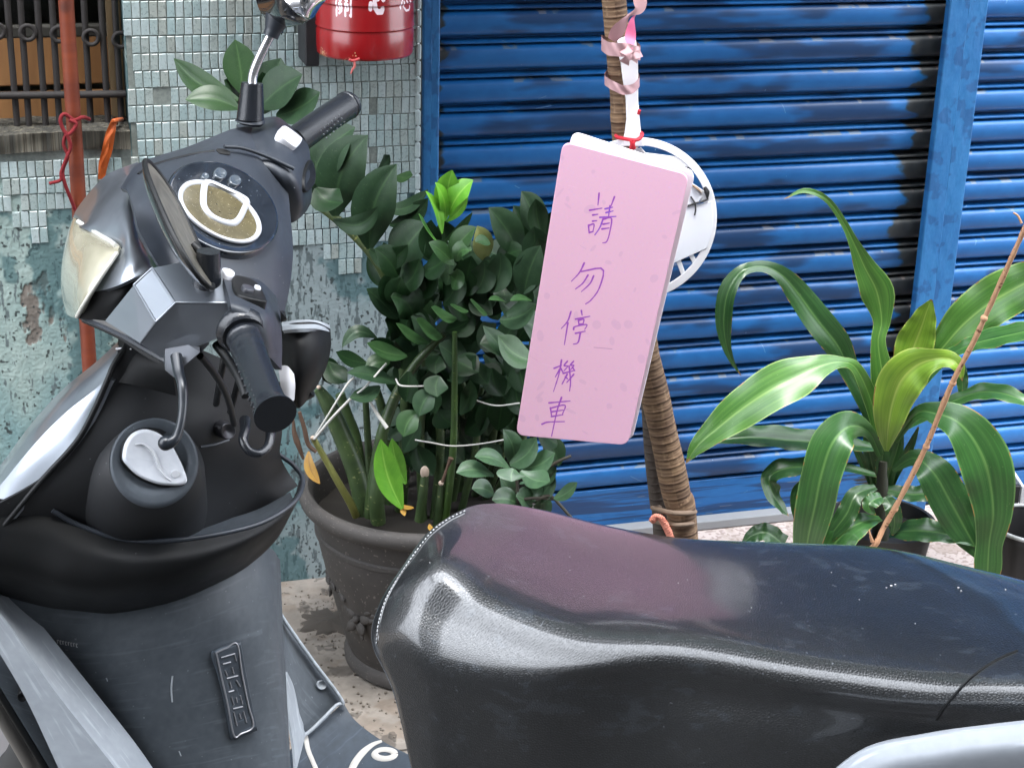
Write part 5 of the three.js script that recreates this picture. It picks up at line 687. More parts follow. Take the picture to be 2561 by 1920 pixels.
// ---------------------------------------------------------------- the parked scooter
{
  const scuff = (a, b, s, k) => tex(512, 512, (u, v) => { const n = fbm(u * 5, v * 5, 5, s, 5, 0.6), f = fbm(u * 50, v * 50, 50, s + 3, 3), l = fbm(u * 6, v * 90, 90, s + 6, 3, 0.6), p = fbm(u * 90, v * 90, 90, s + 12, 2); let c = mix3(a, b, 0.6 * n + 0.4 * f); c = mix3(c, b.map(q => q * 1.25), k * sstep(0.6, 0.8, l)); if (p > 0.93) c = mix3(c, [150, 154, 156], 0.6); return c; }, 0.35);
  const speck = (rgb, s, amt = 1) => tex(512, 512, (u, v) => { const p = fbm(u * 80, v * 80, 80, s, 2), n = fbm(u * 6, v * 6, 6, s + 4, 4); let c = mix3(rgb, rgb.map(x => x * 1.35 + 5), n); if (p > 0.935) c = mix3(c, [170, 172, 172], amt); return c; }, 0.3);
  const dustR = (lo, hi, s) => tex(256, 256, (u, v) => lerp(lo, hi, fbm(u * 7, v * 7, 7, s, 5, 0.6)), 0.25, false);
  const paint = mat({ map: speck([126, 131, 138], 11, 0.9), roughness: 1, roughnessMap: dustR(0.36, 0.5, 3), metalness: 0.9, clearcoat: 1, clearcoatRoughness: 0.06 });
  const dashM = mat({ map: speck([36, 40, 46], 23), roughness: 1, roughnessMap: dustR(0.34, 0.55, 8) });
  const black = mat({ map: speck([10, 11, 12], 37, 0.4), roughness: 1, roughnessMap: dustR(0.45, 0.65, 5), specularIntensity: 0.5 });
  const blackR = mat({ rgb: [0.005, 0.0055, 0.006], roughness: 0.5, specularIntensity: 0.7 });
  const worn = mat({ map: scuff([52, 58, 64], [86, 92, 98], 5, 0.3), roughness: 1, roughnessMap: dustR(0.42, 0.7, 9) });
  const wornL = mat({ map: scuff([128, 134, 140], [158, 164, 170], 15, 0.4), roughness: 0.5 });
  const rubber = mat({ rgb: [0.012, 0.014, 0.018], roughness: 0.27, bumpMap: tex(128, 128, (u, v) => fbm(u * 30, v * 30, 30, 2, 2), 0.03, false), bumpScale: 0.00015 });
  const chrome = mat({ rgb: [0.6, 0.6, 0.62], roughness: 0.25, metalness: 0.9 });
  const steel = mat({ rgb: [0.34, 0.34, 0.36], roughness: 0.4, metalness: 0.7 });

  const FWD = V(-0.83, 0, -0.56).normalize(), LEFT = V(-FWD.z * -1, 0, FWD.x * -1); LEFT.set(-0.56, 0, 0.83).normalize();
  const base = V(-0.05, 0, -1.62);
  const sc = thing('scooter', 'dark grey motor scooter with black vinyl seat parked before the potted plants', 'scooter', base);
  const ray = new THREE.Raycaster();
  const onto = (mesh, x, y, lift = 0) => { mesh.updateWorldMatrix(true, false); ray.set(EYE, at(x, y, 1).sub(EYE).normalize()); const h = ray.intersectObject(mesh, false)[0]; if (!h) { console.log('miss', mesh.name, x, y); return { p: at(x, y, 1.7), n: AHEAD.clone().negate() }; } const n = h.face.normal.clone(); if (n.dot(ray.ray.direction) > 0) n.negate(); return { p: h.point.addScaledVector(n, lift), n }; };
  const lay = (mesh, pts, lift) => pts.map(([x, y]) => onto(mesh, x, y, lift).p);
  // a raised pad whose outline is laid on a surface
  const pad = (mesh, outline, h, { n = 64, bevel = 0.18, dish = 0 } = {}) => {
    const c = outline.reduce((a, p) => [a[0] + p[0] / outline.length, a[1] + p[1] / outline.length], [0, 0]);
    const ce = onto(mesh, c[0], c[1]); const N = ce.n; const raw = crLine(outline.map(([x, y]) => V(x, y, 0)), n, true);
    const R = ce.p.clone().sub(EYE), k = R.dot(N); const pl = (x, y) => { const r = at(x, y, 1).sub(EYE); return EYE.clone().addScaledVector(r, k / r.dot(N)); };
    const rings = [[1, -0.012], [1, h * 0.6], [1 - bevel * 0.35, h * 0.92], [1 - bevel, h], [0.5, h - dish * 0.7], [0.02, h - dish]];
    return gridGeo(rings.map(([s, z]) => raw.map(q => pl(c[0] + (q.x - c[0]) * s, c[1] + (q.y - c[1]) * s).addScaledVector(N, z))));
  };

  // --- seat
  const seatRows = [
    // each station from the nose to the tail: far flank, far edge, middle, shoulder, flank ... lower lip
    [[1235, 1330, 1.76], [1215, 1275, 1.72], [1120, 1330, 1.68], [1035, 1420, 1.66], [985, 1520, 1.64], [970, 1610, 1.635], [1010, 1735, 1.66], [1060, 1950, 1.71]],
    [[1225, 1325, 1.74], [1199, 1262, 1.69], [1085, 1318, 1.645], [1004, 1420, 1.615], [948, 1514, 1.602], [930, 1606, 1.597], [985, 1735, 1.618], [1035, 1950, 1.69]],
    [[1280, 1320, 1.74], [1258, 1259, 1.68], [1160, 1328, 1.62], [1090, 1400, 1.575], [1030, 1500, 1.560], [1010, 1610, 1.552], [1050, 1740, 1.578], [1090, 1960, 1.66]],
    [[1400, 1345, 1.73], [1365, 1277, 1.665], [1290, 1370, 1.60], [1215, 1478, 1.535], [1145, 1560, 1.521], [1110, 1655, 1.515], [1130, 1765, 1.542], [1160, 1970, 1.63]],
    [[1540, 1380, 1.71], [1526, 1317, 1.65], [1490, 1435, 1.57], [1442, 1560, 1.48], [1384, 1646, 1.468], [1345, 1710, 1.476], [1335, 1810, 1.51], [1340, 1980, 1.59]],
    [[1720, 1410, 1.69], [1716, 1347, 1.63], [1712, 1470, 1.54], [1706, 1580, 1.445], [1690, 1658, 1.433], [1660, 1715, 1.475], [1630, 1815, 1.505], [1610, 1990, 1.56]],
    [[1950, 1420, 1.66], [1950, 1357, 1.60], [1980, 1495, 1.50], [2003, 1630, 1.40], [1993, 1708, 1.388], [1970, 1760, 1.425], [1940, 1850, 1.45], [1910, 1990, 1.50]],
    [[2200, 1430, 1.62], [2200, 1370, 1.56], [2255, 1525, 1.45], [2300, 1670, 1.345], [2302, 1752, 1.332], [2290, 1790, 1.36], [2270, 1860, 1.385], [2250, 1990, 1.43]],
    [[2400, 1475, 1.56], [2400, 1412, 1.50], [2445, 1545, 1.39], [2480, 1680, 1.30], [2490, 1750, 1.285], [2485, 1815, 1.30], [2475, 1880, 1.32], [2460, 1990, 1.36]],
    [[2650, 1540, 1.50], [2650, 1476, 1.44], [2680, 1580, 1.33], [2700, 1690, 1.24], [2715, 1760, 1.225], [2720, 1830, 1.235], [2715, 1900, 1.255], [2710, 2000, 1.29]],
    [[2900, 1620, 1.46], [2900, 1560, 1.41], [2910, 1640, 1.31], [2920, 1730, 1.23], [2930, 1790, 1.22], [2930, 1860, 1.23], [2930, 1930, 1.25], [2930, 2020, 1.28]]];
  // heights of the cushion: shoulder, middle, far edge (it is crowned and falls away on the far side)
  const crown = [[0.760, 0.751, 0.728], [0.757, 0.748, 0.724], [0.779, 0.771, 0.745], [0.80, 0.792, 0.765], [0.822, 0.813, 0.786], [0.84, 0.83, 0.80], [0.855, 0.845, 0.815], [0.85, 0.84, 0.81]];
  [[0, 0.752, 0.763], [1, 0.764, 0.772], [2, 0.752, 0.769]].forEach(([i, a, b]) => { const R = seatRows[i]; for (const [k, y] of [[1, a], [2, b]]) { const d = atH(R[k][0], R[k][1], y).sub(EYE).dot(AHEAD); if (k === 1) R[0][2] += d - R[1][2]; R[k][2] = d; } });
  crown.forEach((h, i) => { const R = seatRows[i + 3], dep = (q, y) => atH(q[0], q[1], y).sub(EYE).dot(AHEAD); const d3 = dep(R[3], h[0]) - R[3][2], d1 = dep(R[1], h[2]) - R[1][2]; R[0][2] += d1 + 0.02; R[1][2] += d1; R[2][2] = dep(R[2], h[1]); for (let k = 3; k < 8; k++) R[k][2] += d3; });
  const cell = (() => { const n = 46, P = []; for (let i = 0; i < n * n; i++) P.push([(i % n + hash(i, 1, 5)) / n, (Math.floor(i / n) + hash(i, 2, 5)) / n]); return (u, v) => { let a = 9, b = 9; const ci = Math.floor(u * n), cj = Math.floor(v * n); for (let dj = -1; dj <= 1; dj++) for (let di = -1; di <= 1; di++) { const q = P[((cj + dj + n) % n) * n + (ci + di + n) % n]; let dx = Math.abs(q[0] - u), dy = Math.abs(q[1] - v); dx = Math.min(dx, 1 - dx); dy = Math.min(dy, 1 - dy); const d = Math.hypot(dx, dy) * n; if (d < a) { b = a; a = d; } else if (d < b) b = d; } return clamp((b - a) * 1.6); }; })();
  const leatherB = tex(1024, 1024, (u, v) => 0.8 * cell(u, v) + 0.2 * fbm(u * 160, v * 160, 160, 4, 2), 0.13, false);
  const leatherC = tex(1024, 1024, (u, v) => { const n = fbm(u * 8, v * 8, 8, 3, 5, 0.6), d = fbm(u * 40, v * 22, 44, 9, 4, 0.6), s = fbm(u * 110, v * 80, 110, 19, 2); let c = mix3([21, 23, 24], [31, 33, 35], n); c = mix3(c, [54, 60, 66], 0.55 * sstep(0.56, 0.7, d) * sstep(0.4, 0.6, n)); if (s > 0.9) c = mix3(c, [130, 134, 140], 0.5); return c; }, 0.45);
  const vinyl = mat({ map: leatherC, bumpMap: leatherB, bumpScale: 0.0003, roughness: 0.34, ior: 1.6, clearcoat: 1, clearcoatRoughness: 0.13 });
  { const R = seatRows[seatRows.length - 1], c = [0, 1, 2].map(k => R.reduce((s, q) => s + q[k], 0) / R.length); seatRows.push(R.map(q => [lerp(q[0], c[0], 0.25) + 70, lerp(q[1], c[1], 0.25) + 12, lerp(q[2], c[2], 0.25)]), R.map(q => [lerp(q[0], c[0], 0.96) + 95, lerp(q[1], c[1], 0.96) + 16, lerp(q[2], c[2], 0.96)])); }
  const seat = part('seat', shell(seatRows, { nu: 60, nv: 130, t: 0 }), vinyl, sc);
  const thread = mat({ rgb: [0.42, 0.43, 0.44], roughness: 0.8 });
  const stitches = (pts, step, r) => { const c = crLine(pts.map(([x, y]) => V(x, y, 0)), 400), L = []; let acc = 0; for (let i = 1; i < c.length; i++) { acc += c[i].distanceTo(c[i - 1]); if (acc > step) { acc = 0; const a = onto(seat, c[i].x, c[i].y, r * 0.5), j = Math.min(i + 2, 400), b = onto(seat, c[j].x, c[j].y, r * 0.5); const d = b.p.clone().sub(a.p).setLength(r * 2.1); const g = new THREE.CapsuleGeometry(r, r * 2, 2, 5); g.applyQuaternion(new THREE.Quaternion().setFromUnitVectors(V(0, 1, 0), d.clone().normalize())); g.translate(a.p.x, a.p.y, a.p.z); L.push(g); } } return merge(L); };
  const noseLine = [[1170, 1274], [1124, 1297], [1084, 1326], [1048, 1370], [1013, 1420], [982, 1468], [962, 1508], [947, 1560], [942, 1610]];
  part('front_stitching', stitches(noseLine, 9.5, 0.00075), thread, seat);
  const rearLine = [[2545, 1628], [2500, 1648], [2460, 1672], [2425, 1700], [2395, 1730], [2365, 1766], [2345, 1798]];
  part('rear_stitching', stitches(rearLine, 13, 0.0007), mat({ rgb: [0.16, 0.17, 0.18], roughness: 0.8 }), seat);
  part('seam', bar(lay(seat, rearLine, 0.0004), 0.0011, { n: 40, seg: 6 }), blackR, seat);
  part('piping', bar(lay(seat, [[1160, 1284], [1118, 1306], [1074, 1342], [1036, 1392], [1000, 1442], [972, 1492], [955, 1540], [947, 1600]], 0), 0.0012, { n: 60, seg: 6 }), vinyl, seat);
  // bird specks and scratches of pale dirt stuck on the vinyl
  const dirtL = []; for (const [x, y, s] of [[2230, 1465, 5], [2240, 1462, 4], [2218, 1470, 3], [2398, 1470, 4], [2405, 1478, 3], [2516, 1475, 3], [1697, 1458, 2.4], [1720, 1450, 2], [1425, 1426, 2], [1460, 1492, 2], [1075, 1407, 2.6], [2080, 1432, 2], [2150, 1500, 2], [2290, 1560, 2.2], [1880, 1520, 2]]) { const o = onto(seat, x, y, 0.0003); const g = new THREE.SphereGeometry(s * 0.0002, 7, 5); g.scale(1.3, 0.5, 1); g.translate(o.p.x, o.p.y, o.p.z); dirtL.push(g); }
  part('dirt_speck', merge(dirtL), mat({ rgb: [0.4, 0.4, 0.4], roughness: 0.9 }), seat).userData.kind = 'stuff';
  // body under the seat, rear cowl and grab rail
  part('body_panel', shell([[[1020, 1800, 1.70], [1060, 1840, 1.67], [1150, 1860, 1.63], [1400, 1880, 1.60], [1800, 1900, 1.53], [2200, 1900, 1.46]], [[1030, 1920, 1.73], [1080, 1950, 1.69], [1170, 1970, 1.66], [1420, 1990, 1.63], [1820, 2020, 1.56], [2220, 2000, 1.5]], [[1060, 2200, 1.82], [1110, 2230, 1.80], [1200, 2250, 1.77], [1450, 2270, 1.74], [1850, 2300, 1.68], [2250, 2300, 1.62]]]), dashM, sc);
  const railM = mat({ map: scuff([142, 148, 154], [168, 172, 178], 45, 0.5), roughness: 0.38 });
  part('grab_rail', shell([[[1900, 2080, 1.42], [2060, 1945, 1.39], [2172, 1866, 1.35], [2324, 1832, 1.30], [2450, 1814, 1.265], [2620, 1796, 1.22], [2800, 1790, 1.18]], [[1905, 2090, 1.38], [2066, 1952, 1.355], [2176, 1876, 1.318], [2328, 1846, 1.275], [2450, 1830, 1.24], [2620, 1812, 1.2], [2800, 1806, 1.16]], [[1930, 2150, 1.36], [2090, 2000, 1.335], [2210, 1930, 1.30], [2340, 1900, 1.262], [2460, 1884, 1.23], [2625, 1870, 1.19], [2800, 1862, 1.15]], [[1960, 2250, 1.40], [2130, 2100, 1.37], [2250, 2020, 1.33], [2370, 1985, 1.29], [2480, 1965, 1.26], [2640, 1950, 1.22], [2800, 1940, 1.18]]], { nu: 60 }), railM, sc);

  // --- lower leg shield, toe boards and floor
  const lower = part('leg_shield_panel', shell([
    [[-60, 1440, 1.83], [60, 1480, 1.845], [180, 1500, 1.87], [300, 1505, 1.89], [450, 1470, 1.91], [580, 1410, 1.95], [668, 1370, 2.0], [700, 1400, 2.07]],
    [[-60, 1560, 1.86], [50, 1600, 1.878], [160, 1625, 1.90], [290, 1620, 1.893], [440, 1590, 1.90], [590, 1540, 1.935], [680, 1510, 1.99], [706, 1540, 2.08]],
    [[-60, 1680, 1.89], [70, 1725, 1.908], [180, 1745, 1.93], [290, 1740, 1.912], [430, 1720, 1.908], [600, 1680, 1.945], [692, 1650, 2.0], [714, 1680, 2.1]],
    [[10, 1800, 1.93], [120, 1835, 1.942], [220, 1850, 1.96], [310, 1850, 1.93], [440, 1840, 1.925], [610, 1800, 1.96], [702, 1780, 2.02], [720, 1800, 2.12]],
    [[100, 1960, 1.98], [200, 1980, 1.985], [290, 1990, 1.99], [350, 1990, 1.955], [470, 1980, 1.945], [620, 1950, 1.98], [712, 1930, 2.04], [728, 1940, 2.14]]], { nu: 50, nv: 50 }), worn, sc);
  part('side_flank', shell([[[-70, 1500, 1.80], [-40, 1570, 1.812], [60, 1740, 1.838], [150, 1930, 1.865], [200, 2030, 1.88]], [[-40, 1490, 1.80], [20, 1560, 1.812], [130, 1720, 1.832], [290, 1925, 1.856], [360, 2030, 1.868]]], { nv: 6, t: 0.06 }), wornL, sc);
  part('edge_strip', bar([[-60, 1640, 1.83], [20, 1770, 1.875], [100, 1900, 1.92], [160, 2000, 1.95]], 0.004, { n: 20, seg: 8 }), blackR, sc);
  part('under_rail', bar([[-60, 1690, 1.86], [10, 1800, 1.9], [80, 1920, 1.94], [130, 2010, 1.97]], 0.0085, { n: 20, seg: 8 }), mat({ rgb: [0.14, 0.13, 0.115], roughness: 0.6 }), sc);
  for (const [x, y] of [[57, 1727]]) part('screw', pad(lower, Array.from({ length: 10 }, (_, k) => [x + 13 * Math.cos(k * 0.628), y + 13 * Math.sin(k * 0.628)]), 0.012, { dish: 0.003 }), blackR, sc);
  // name plate set into the panel
  const plate = part('name_plate', pad(lower, [[533, 1628], [560, 1614], [594, 1604], [600, 1612], [612, 1680], [628, 1760], [640, 1818], [634, 1826], [600, 1842], [582, 1848], [574, 1838], [560, 1760], [544, 1690], [530, 1644]], 0.0045, { n: 80, bevel: 0.1, dish: 0.0015 }), mat({ map: scuff([40, 44, 50], [72, 80, 88], 77, 1), roughness: 0.5 }), sc);
  part('plate_rim', bar(lay(plate, [[540, 1632], [566, 1620], [592, 1611], [604, 1680], [620, 1760], [632, 1815], [602, 1834], [584, 1838], [568, 1760], [552, 1690], [540, 1632]], 0.0006), 0.001, { n: 80, seg: 6 }), steel, plate);
  { const L = []; for (const [x0, y0, x1, y1] of [[552, 1644, 586, 1634], [586, 1634, 590, 1652], [556, 1660, 576, 1655], [562, 1676, 568, 1690], [580, 1668, 584, 1684], [566, 1696, 594, 1689], [574, 1704, 578, 1720], [590, 1700, 600, 1716], [570, 1730, 584, 1726], [578, 1742, 584, 1762], [600, 1738, 606, 1760], [590, 1744, 592, 1756], [582, 1772, 606, 1766], [584, 1780, 592, 1814], [598, 1784, 602, 1796], [608, 1778, 616, 1806]]) L.push(bar(lay(plate, [[x0, y0], [x1, y1]], 0.0004), 0.0009, { n: 2, seg: 5 })); part('emboss', merge(L), steel, plate); }
  { const L = []; for (let k = 0; k < 8; k++) { const x = 142 + k * 6.8, y = 1600 + k * 1.3; L.push(bar(lay(lower, [[x, y], [x + 1, y + 8]], 0.0003), 0.0006, { n: 1, seg: 4 }), bar(lay(lower, [[x, y], [x + 4, y + 1]], 0.0003), 0.0005, { n: 1, seg: 4 })); if (k % 2) L.push(bar(lay(lower, [[x, y + 8], [x + 4, y + 9]], 0.0003), 0.0005, { n: 1, seg: 4 })); } part('moulded_number', merge(L), mat({ rgb: [0.4, 0.41, 0.42], roughness: 0.7 }), lower); }
  { const L = []; for (const [p, r] of [[[[431, 1690], [428, 1720], [430, 1755]], 0.0011], [[[447, 1878], [452, 1890]], 0.0008], [[[265, 1695], [268, 1703]], 0.0008]]) L.push(bar(lay(lower, p, 0), r, { n: 6, seg: 5 })); part('scratch', merge(L), mat({ rgb: [0.3, 0.32, 0.34], roughness: 0.7 }), lower); }
  const toe = part('toe_board', shell([[[690, 1480, 2.2], [712, 1556, 2.215], [770, 1640, 2.225], [856, 1752, 2.245]], [[690, 1560, 2.19], [716, 1650, 2.2], [755, 1740, 2.215], [806, 1795, 2.235]], [[690, 1700, 2.17], [716, 1760, 2.185], [735, 1815, 2.2], [762, 1838, 2.215]]]), worn, sc);
  part('toe_rim', bar([[690, 1512, 2.198], [712, 1552, 2.207], [782, 1652, 2.22], [854, 1750, 2.237], [838, 1766, 2.234], [764, 1836, 2.206], [752, 1808, 2.2], [735, 1760, 2.19], [722, 1700, 2.18]], 0.0026, { n: 90, seg: 8 }), wornL, toe);
  part('toe_web', shell([[[718, 1680, 2.17], [735, 1720, 2.18], [752, 1800, 2.185], [764, 1836, 2.19]], [[712, 1720, 2.165], [722, 1790, 2.165], [735, 1870, 2.165], [740, 1930, 2.16]]], { nv: 6 }), wornL, sc);
  part('screw', pad(toe, Array.from({ length: 10 }, (_, k) => [802 + 13 * Math.cos(k * 0.628), 1712 + 12 * Math.sin(k * 0.628)]), 0.004, { dish: 0.003 }), wornL, toe);
  const floorM = mat({ map: scuff([34, 40, 48], [64, 74, 84], 91, 0.5), roughness: 0.5 });
  const floor = part('floor_board', shell([[[700, 1900, 2.18], [764, 1838, 2.216], [815, 1795, 2.238], [858, 1757, 2.252]], [[700, 1960, 2.15], [790, 1890, 2.19], [850, 1838, 2.215], [890, 1803, 2.232]], [[700, 2030, 2.11], [830, 1960, 2.15], [910, 1900, 2.18], [962, 1856, 2.20]], [[700, 2120, 2.06], [860, 2040, 2.1], [980, 1970, 2.13], [1058, 1905, 2.165]], [[740, 2200, 2.02], [900, 2120, 2.05], [1040, 2040, 2.08], [1140, 1960, 2.12]]], { t: 0.02 }), floorM, sc);
  const cream = mat({ rgb: [0.42, 0.4, 0.37], roughness: 0.7 });
  part('floor_trim', bar(lay(floor, [[876, 1935], [888, 1908], [908, 1882], [932, 1863], [955, 1854]], 0.001), [0.0046, 0.005, 0.005, 0.0035, 0.002], { n: 40, seg: 8, flat: 0.5 }), cream, floor);
  part('floor_trim', bar(lay(floor, [[764, 1842], [770, 1875], [782, 1905], [795, 1935]], 0.001), 0.003, { n: 30, seg: 8, flat: 0.5 }), cream, floor);
  part('floor_badge', bar(lay(floor, Array.from({ length: 25 }, (_, k) => [962 + 25 * Math.cos(k * Math.PI / 12), 1886 + 11.5 * Math.sin(k * Math.PI / 12)]), 0.0006), 0.0044, { n: 60, seg: 8, flat: 0.4 }), cream, floor);

  // --- front tray, inner shield, fuel cap
  const rim = [[-60, 1240, 1.752], [90, 1262, 1.775], [190, 1310, 1.785], [290, 1345, 1.795], [400, 1353, 1.80], [520, 1340, 1.82], [650, 1308, 1.86], [735, 1255, 1.91], [757, 1202, 1.95]];
  part('front_tray', shell([rim,
    [[-60, 1330, 1.755], [90, 1345, 1.77], [180, 1385, 1.775], [285, 1410, 1.78], [400, 1410, 1.787], [520, 1390, 1.81], [640, 1345, 1.852], [725, 1285, 1.91], [752, 1222, 1.955]],
    [[-60, 1410, 1.77], [80, 1440, 1.785], [175, 1470, 1.79], [285, 1485, 1.80], [410, 1465, 1.81], [530, 1430, 1.84], [630, 1380, 1.89], [705, 1320, 1.94], [745, 1242, 1.97]],
    [[-60, 1470, 1.83], [100, 1515, 1.845], [200, 1528, 1.86], [290, 1533, 1.87], [430, 1505, 1.89], [540, 1460, 1.91], [620, 1415, 1.95], [690, 1350, 1.98], [738, 1265, 2.0]]], { nu: 70 }), black, sc);
  part('tray_lip', bar([[130, 1276, 1.772], ...rim.slice(2), [735, 1165, 1.965], [695, 1135, 1.96]], 0.0028, { n: 90, seg: 8 }), dashM, sc);
  const innerM = mat({ map: speck([20, 21, 23], 49, 0.5), roughness: 0.55 });
  const inner = part('inner_shield', shell([
    [[320, 835, 1.745], [430, 850, 1.76], [540, 890, 1.79], [640, 940, 1.85], [705, 990, 1.92]],
    [[272, 945, 1.745], [400, 960, 1.76], [520, 990, 1.79], [630, 1030, 1.86], [705, 1080, 1.93]],
    [[225, 1055, 1.745], [350, 1080, 1.752], [480, 1100, 1.785], [600, 1115, 1.86], [700, 1135, 1.95]],
    [[110, 1190, 1.752], [260, 1215, 1.768], [420, 1230, 1.80], [590, 1215, 1.90], [720, 1180, 1.985]],
    [[-60, 1290, 1.75], [180, 1310, 1.792], [400, 1352, 1.83], [600, 1305, 1.935], [745, 1215, 2.0]]], { nu: 40, nv: 40 }), innerM, sc);
  part('tray_floor', shell([[[190, 1316, 1.79], [290, 1350, 1.80], [400, 1358, 1.805], [520, 1345, 1.825], [650, 1313, 1.865], [735, 1260, 1.915]], [[250, 1300, 1.83], [330, 1325, 1.85], [420, 1330, 1.87], [520, 1310, 1.9], [640, 1275, 1.94], [725, 1230, 1.97]]], { nv: 6 }), worn, sc);
  // fuel filler: raised collar and pale lid
  const ell = (cx, cy, rx, ry, rot, n = 40) => Array.from({ length: n }, (_, k) => { const a = k / n * 2 * Math.PI, x = rx * Math.cos(a), y = ry * Math.sin(a), c = Math.cos(rot), s = Math.sin(rot); return [cx + x * c - y * s, cy + x * s + y * c]; });
  { // the dome under the lid swells out of the inner shield
    const nrm = V(0.35, 0.42, 0.84).normalize(), O = at(382, 1165, 1.752), eu = RIGHT.clone().addScaledVector(nrm, -RIGHT.dot(nrm)).normalize(), ev = V(0, 0, 0).crossVectors(eu, nrm).normalize(); // ev down
    const ringAt = (cx, cy, rx, ry, z) => ell(cx, cy, rx, ry, 0.12, 48).concat([ell(cx, cy, rx, ry, 0.12, 48)[0]]).map(([x, y]) => { const r = at(x, y, 1).sub(EYE); const k = O.clone().addScaledVector(nrm, z).sub(EYE).dot(nrm) / r.dot(nrm); return EYE.clone().addScaledVector(r, k); });
    part('filler_column', gridGeo([ringAt(300, 1320, 215, 150, -0.18), ringAt(330, 1270, 190, 150, -0.12), ringAt(356, 1220, 160, 140, -0.06), ringAt(376, 1180, 136, 128, -0.018), ringAt(384, 1158, 112, 110, -0.002)]), innerM, sc);
    part('filler_bezel', gridGeo([ringAt(384, 1158, 112, 114, -0.004), ringAt(385, 1156, 110, 111, 0.0005), ringAt(385, 1153, 103, 103, 0.002), ringAt(385, 1147, 88, 80, 0.0005), ringAt(385, 1147, 80, 72, -0.004), ringAt(385, 1147, 2, 2, -0.004)]), worn, sc);
  }
  const dome = sc.children[sc.children.length - 1];
  const lidO = [[303, 1144], [309, 1110], [328, 1084], [358, 1074], [393, 1084], [424, 1112], [446, 1150], [462, 1190], [463, 1206], [448, 1214], [420, 1214], [385, 1209], [342, 1190], [313, 1163]];
  part('lid_gasket', pad(dome, lidO.map(([x, y]) => [385 + (x - 385) * 1.075, 1147 + (y - 1147) * 1.09]), 0.006), blackR, sc);
  const lid = part('fuel_lid', pad(dome, lidO, 0.011, { n: 90, bevel: 0.12, dish: 0.002 }), mat({ map: tex(256, 256, (u, v) => mix3([196, 200, 206], [222, 224, 228], fbm(u * 8, v * 8, 8, 3, 4)), 0.1), roughness: 0.4 }), sc);
  part('lid_rib', bar(lay(lid, [[336, 1112], [356, 1110], [376, 1124], [390, 1146], [398, 1170], [412, 1190], [428, 1202]], 0.0002), [0.001, 0.0026, 0.003, 0.0024, 0.0012], { n: 40, seg: 8, flat: 0.6 }), mat({ rgb: [0.5, 0.51, 0.53], roughness: 0.4 }), lid);
  part('lid_pin', pad(lid, ell(438, 1185, 11, 10, 0, 12), 0.0016), mat({ rgb: [0.5, 0.51, 0.53], roughness: 0.4 }), lid);
  // bag hook, ignition lock, cubby on the right
  part('bag_hook', bar([[612, 1050, 1.80], [612, 1075, 1.785], [607, 1100, 1.775], [620, 1125, 1.772], [645, 1134, 1.775], [668, 1118, 1.785], [676, 1090, 1.795], [674, 1060, 1.81]], [0.006, 0.005, 0.0046, 0.0046, 0.005, 0.006], { n: 40, seg: 10 }), rubber, sc);
  part('ignition_lock', pad(inner, ell(553, 1072, 20, 22, 0, 16), 0.01, { dish: 0.004 }), steel.clone(), sc).material.color.setRGB(0.05, 0.05, 0.055);
  part('panel_line', bar([[500, 1118, 1.79], [535, 1112, 1.80], [572, 1100, 1.815]], 0.0016, { n: 12, seg: 6 }), dashM, sc);
  part('cubby', shell([[[704, 812, 1.90], [745, 806, 1.885], [790, 806, 1.90], [826, 822, 1.95]], [[702, 860, 1.89], [745, 870, 1.872], [795, 870, 1.89], [827, 870, 1.95]], [[708, 930, 1.90], [745, 945, 1.88], [790, 935, 1.905], [815, 920, 1.96]], [[735, 1020, 1.93], [752, 1018, 1.925], [775, 990, 1.94], [795, 960, 1.97]]], { t: 0.006 }), black, sc);
  part('cubby_arm', bar([[770, 960, 1.94], [720, 985, 1.94], [660, 1000, 1.91]], 0.016, { n: 16, seg: 10 }), blackR, sc);
  part('cubby_lip', shell([[[704, 806, 1.90], [745, 800, 1.90], [790, 801, 1.91], [824, 812, 1.95]], [[706, 826, 1.882], [745, 822, 1.868], [790, 822, 1.886], [826, 830, 1.95]]], { nv: 6, t: 0.004 }), wornL, sc);
  part('cubby_disc', shell([[[695, 915, 1.87], [718, 915, 1.868], [735, 935, 1.87]], [[700, 955, 1.866], [720, 958, 1.864], [738, 965, 1.868]], [[705, 1000, 1.868], [722, 1008, 1.866], [736, 1000, 1.87]]], { t: 0.006 }), mat({ rgb: [0.5, 0.5, 0.52], roughness: 0.35 }), sc);

  // --- outer front panel: gloss paint with a crease
  const q0 = [[-60, 1235, 1.875], [0, 1163, 1.85], [78, 1058, 1.83], [156, 973, 1.815], [233, 910, 1.80], [297, 852, 1.79]];
  const q1 = [[-60, 1285, 1.80], [0, 1213, 1.79], [85, 1110, 1.775], [165, 1030, 1.765], [235, 975, 1.758], [290, 926, 1.752]];
  const q2 = [[-60, 1400, 1.775], [0, 1325, 1.765], [100, 1205, 1.752], [190, 1105, 1.745], [235, 1025, 1.741], [270, 948, 1.74]];
  part('front_panel', shell([q0, q0.map((p, i) => [lerp(p[0], q1[i][0], 0.5), lerp(p[1], q1[i][1], 0.5) - 6, lerp(p[2], q1[i][2], 0.5) - 0.004]), q1], { nu: 50, nv: 12, t: 0.006 }), paint, sc);
  part('front_panel_side', shell([q1, q1.map((p, i) => [lerp(p[0], q2[i][0], 0.5), lerp(p[1], q2[i][1], 0.5), lerp(p[2], q2[i][2], 0.5) + 0.003]), q2], { nu: 50, nv: 12, t: 0.006 }), paint, sc);
  part('panel_seam', bar([...q2.slice(0, 5), [268, 950, 1.738], [285, 910, 1.742], [320, 858, 1.75]], 0.003, { n: 60, seg: 8 }), blackR, sc);
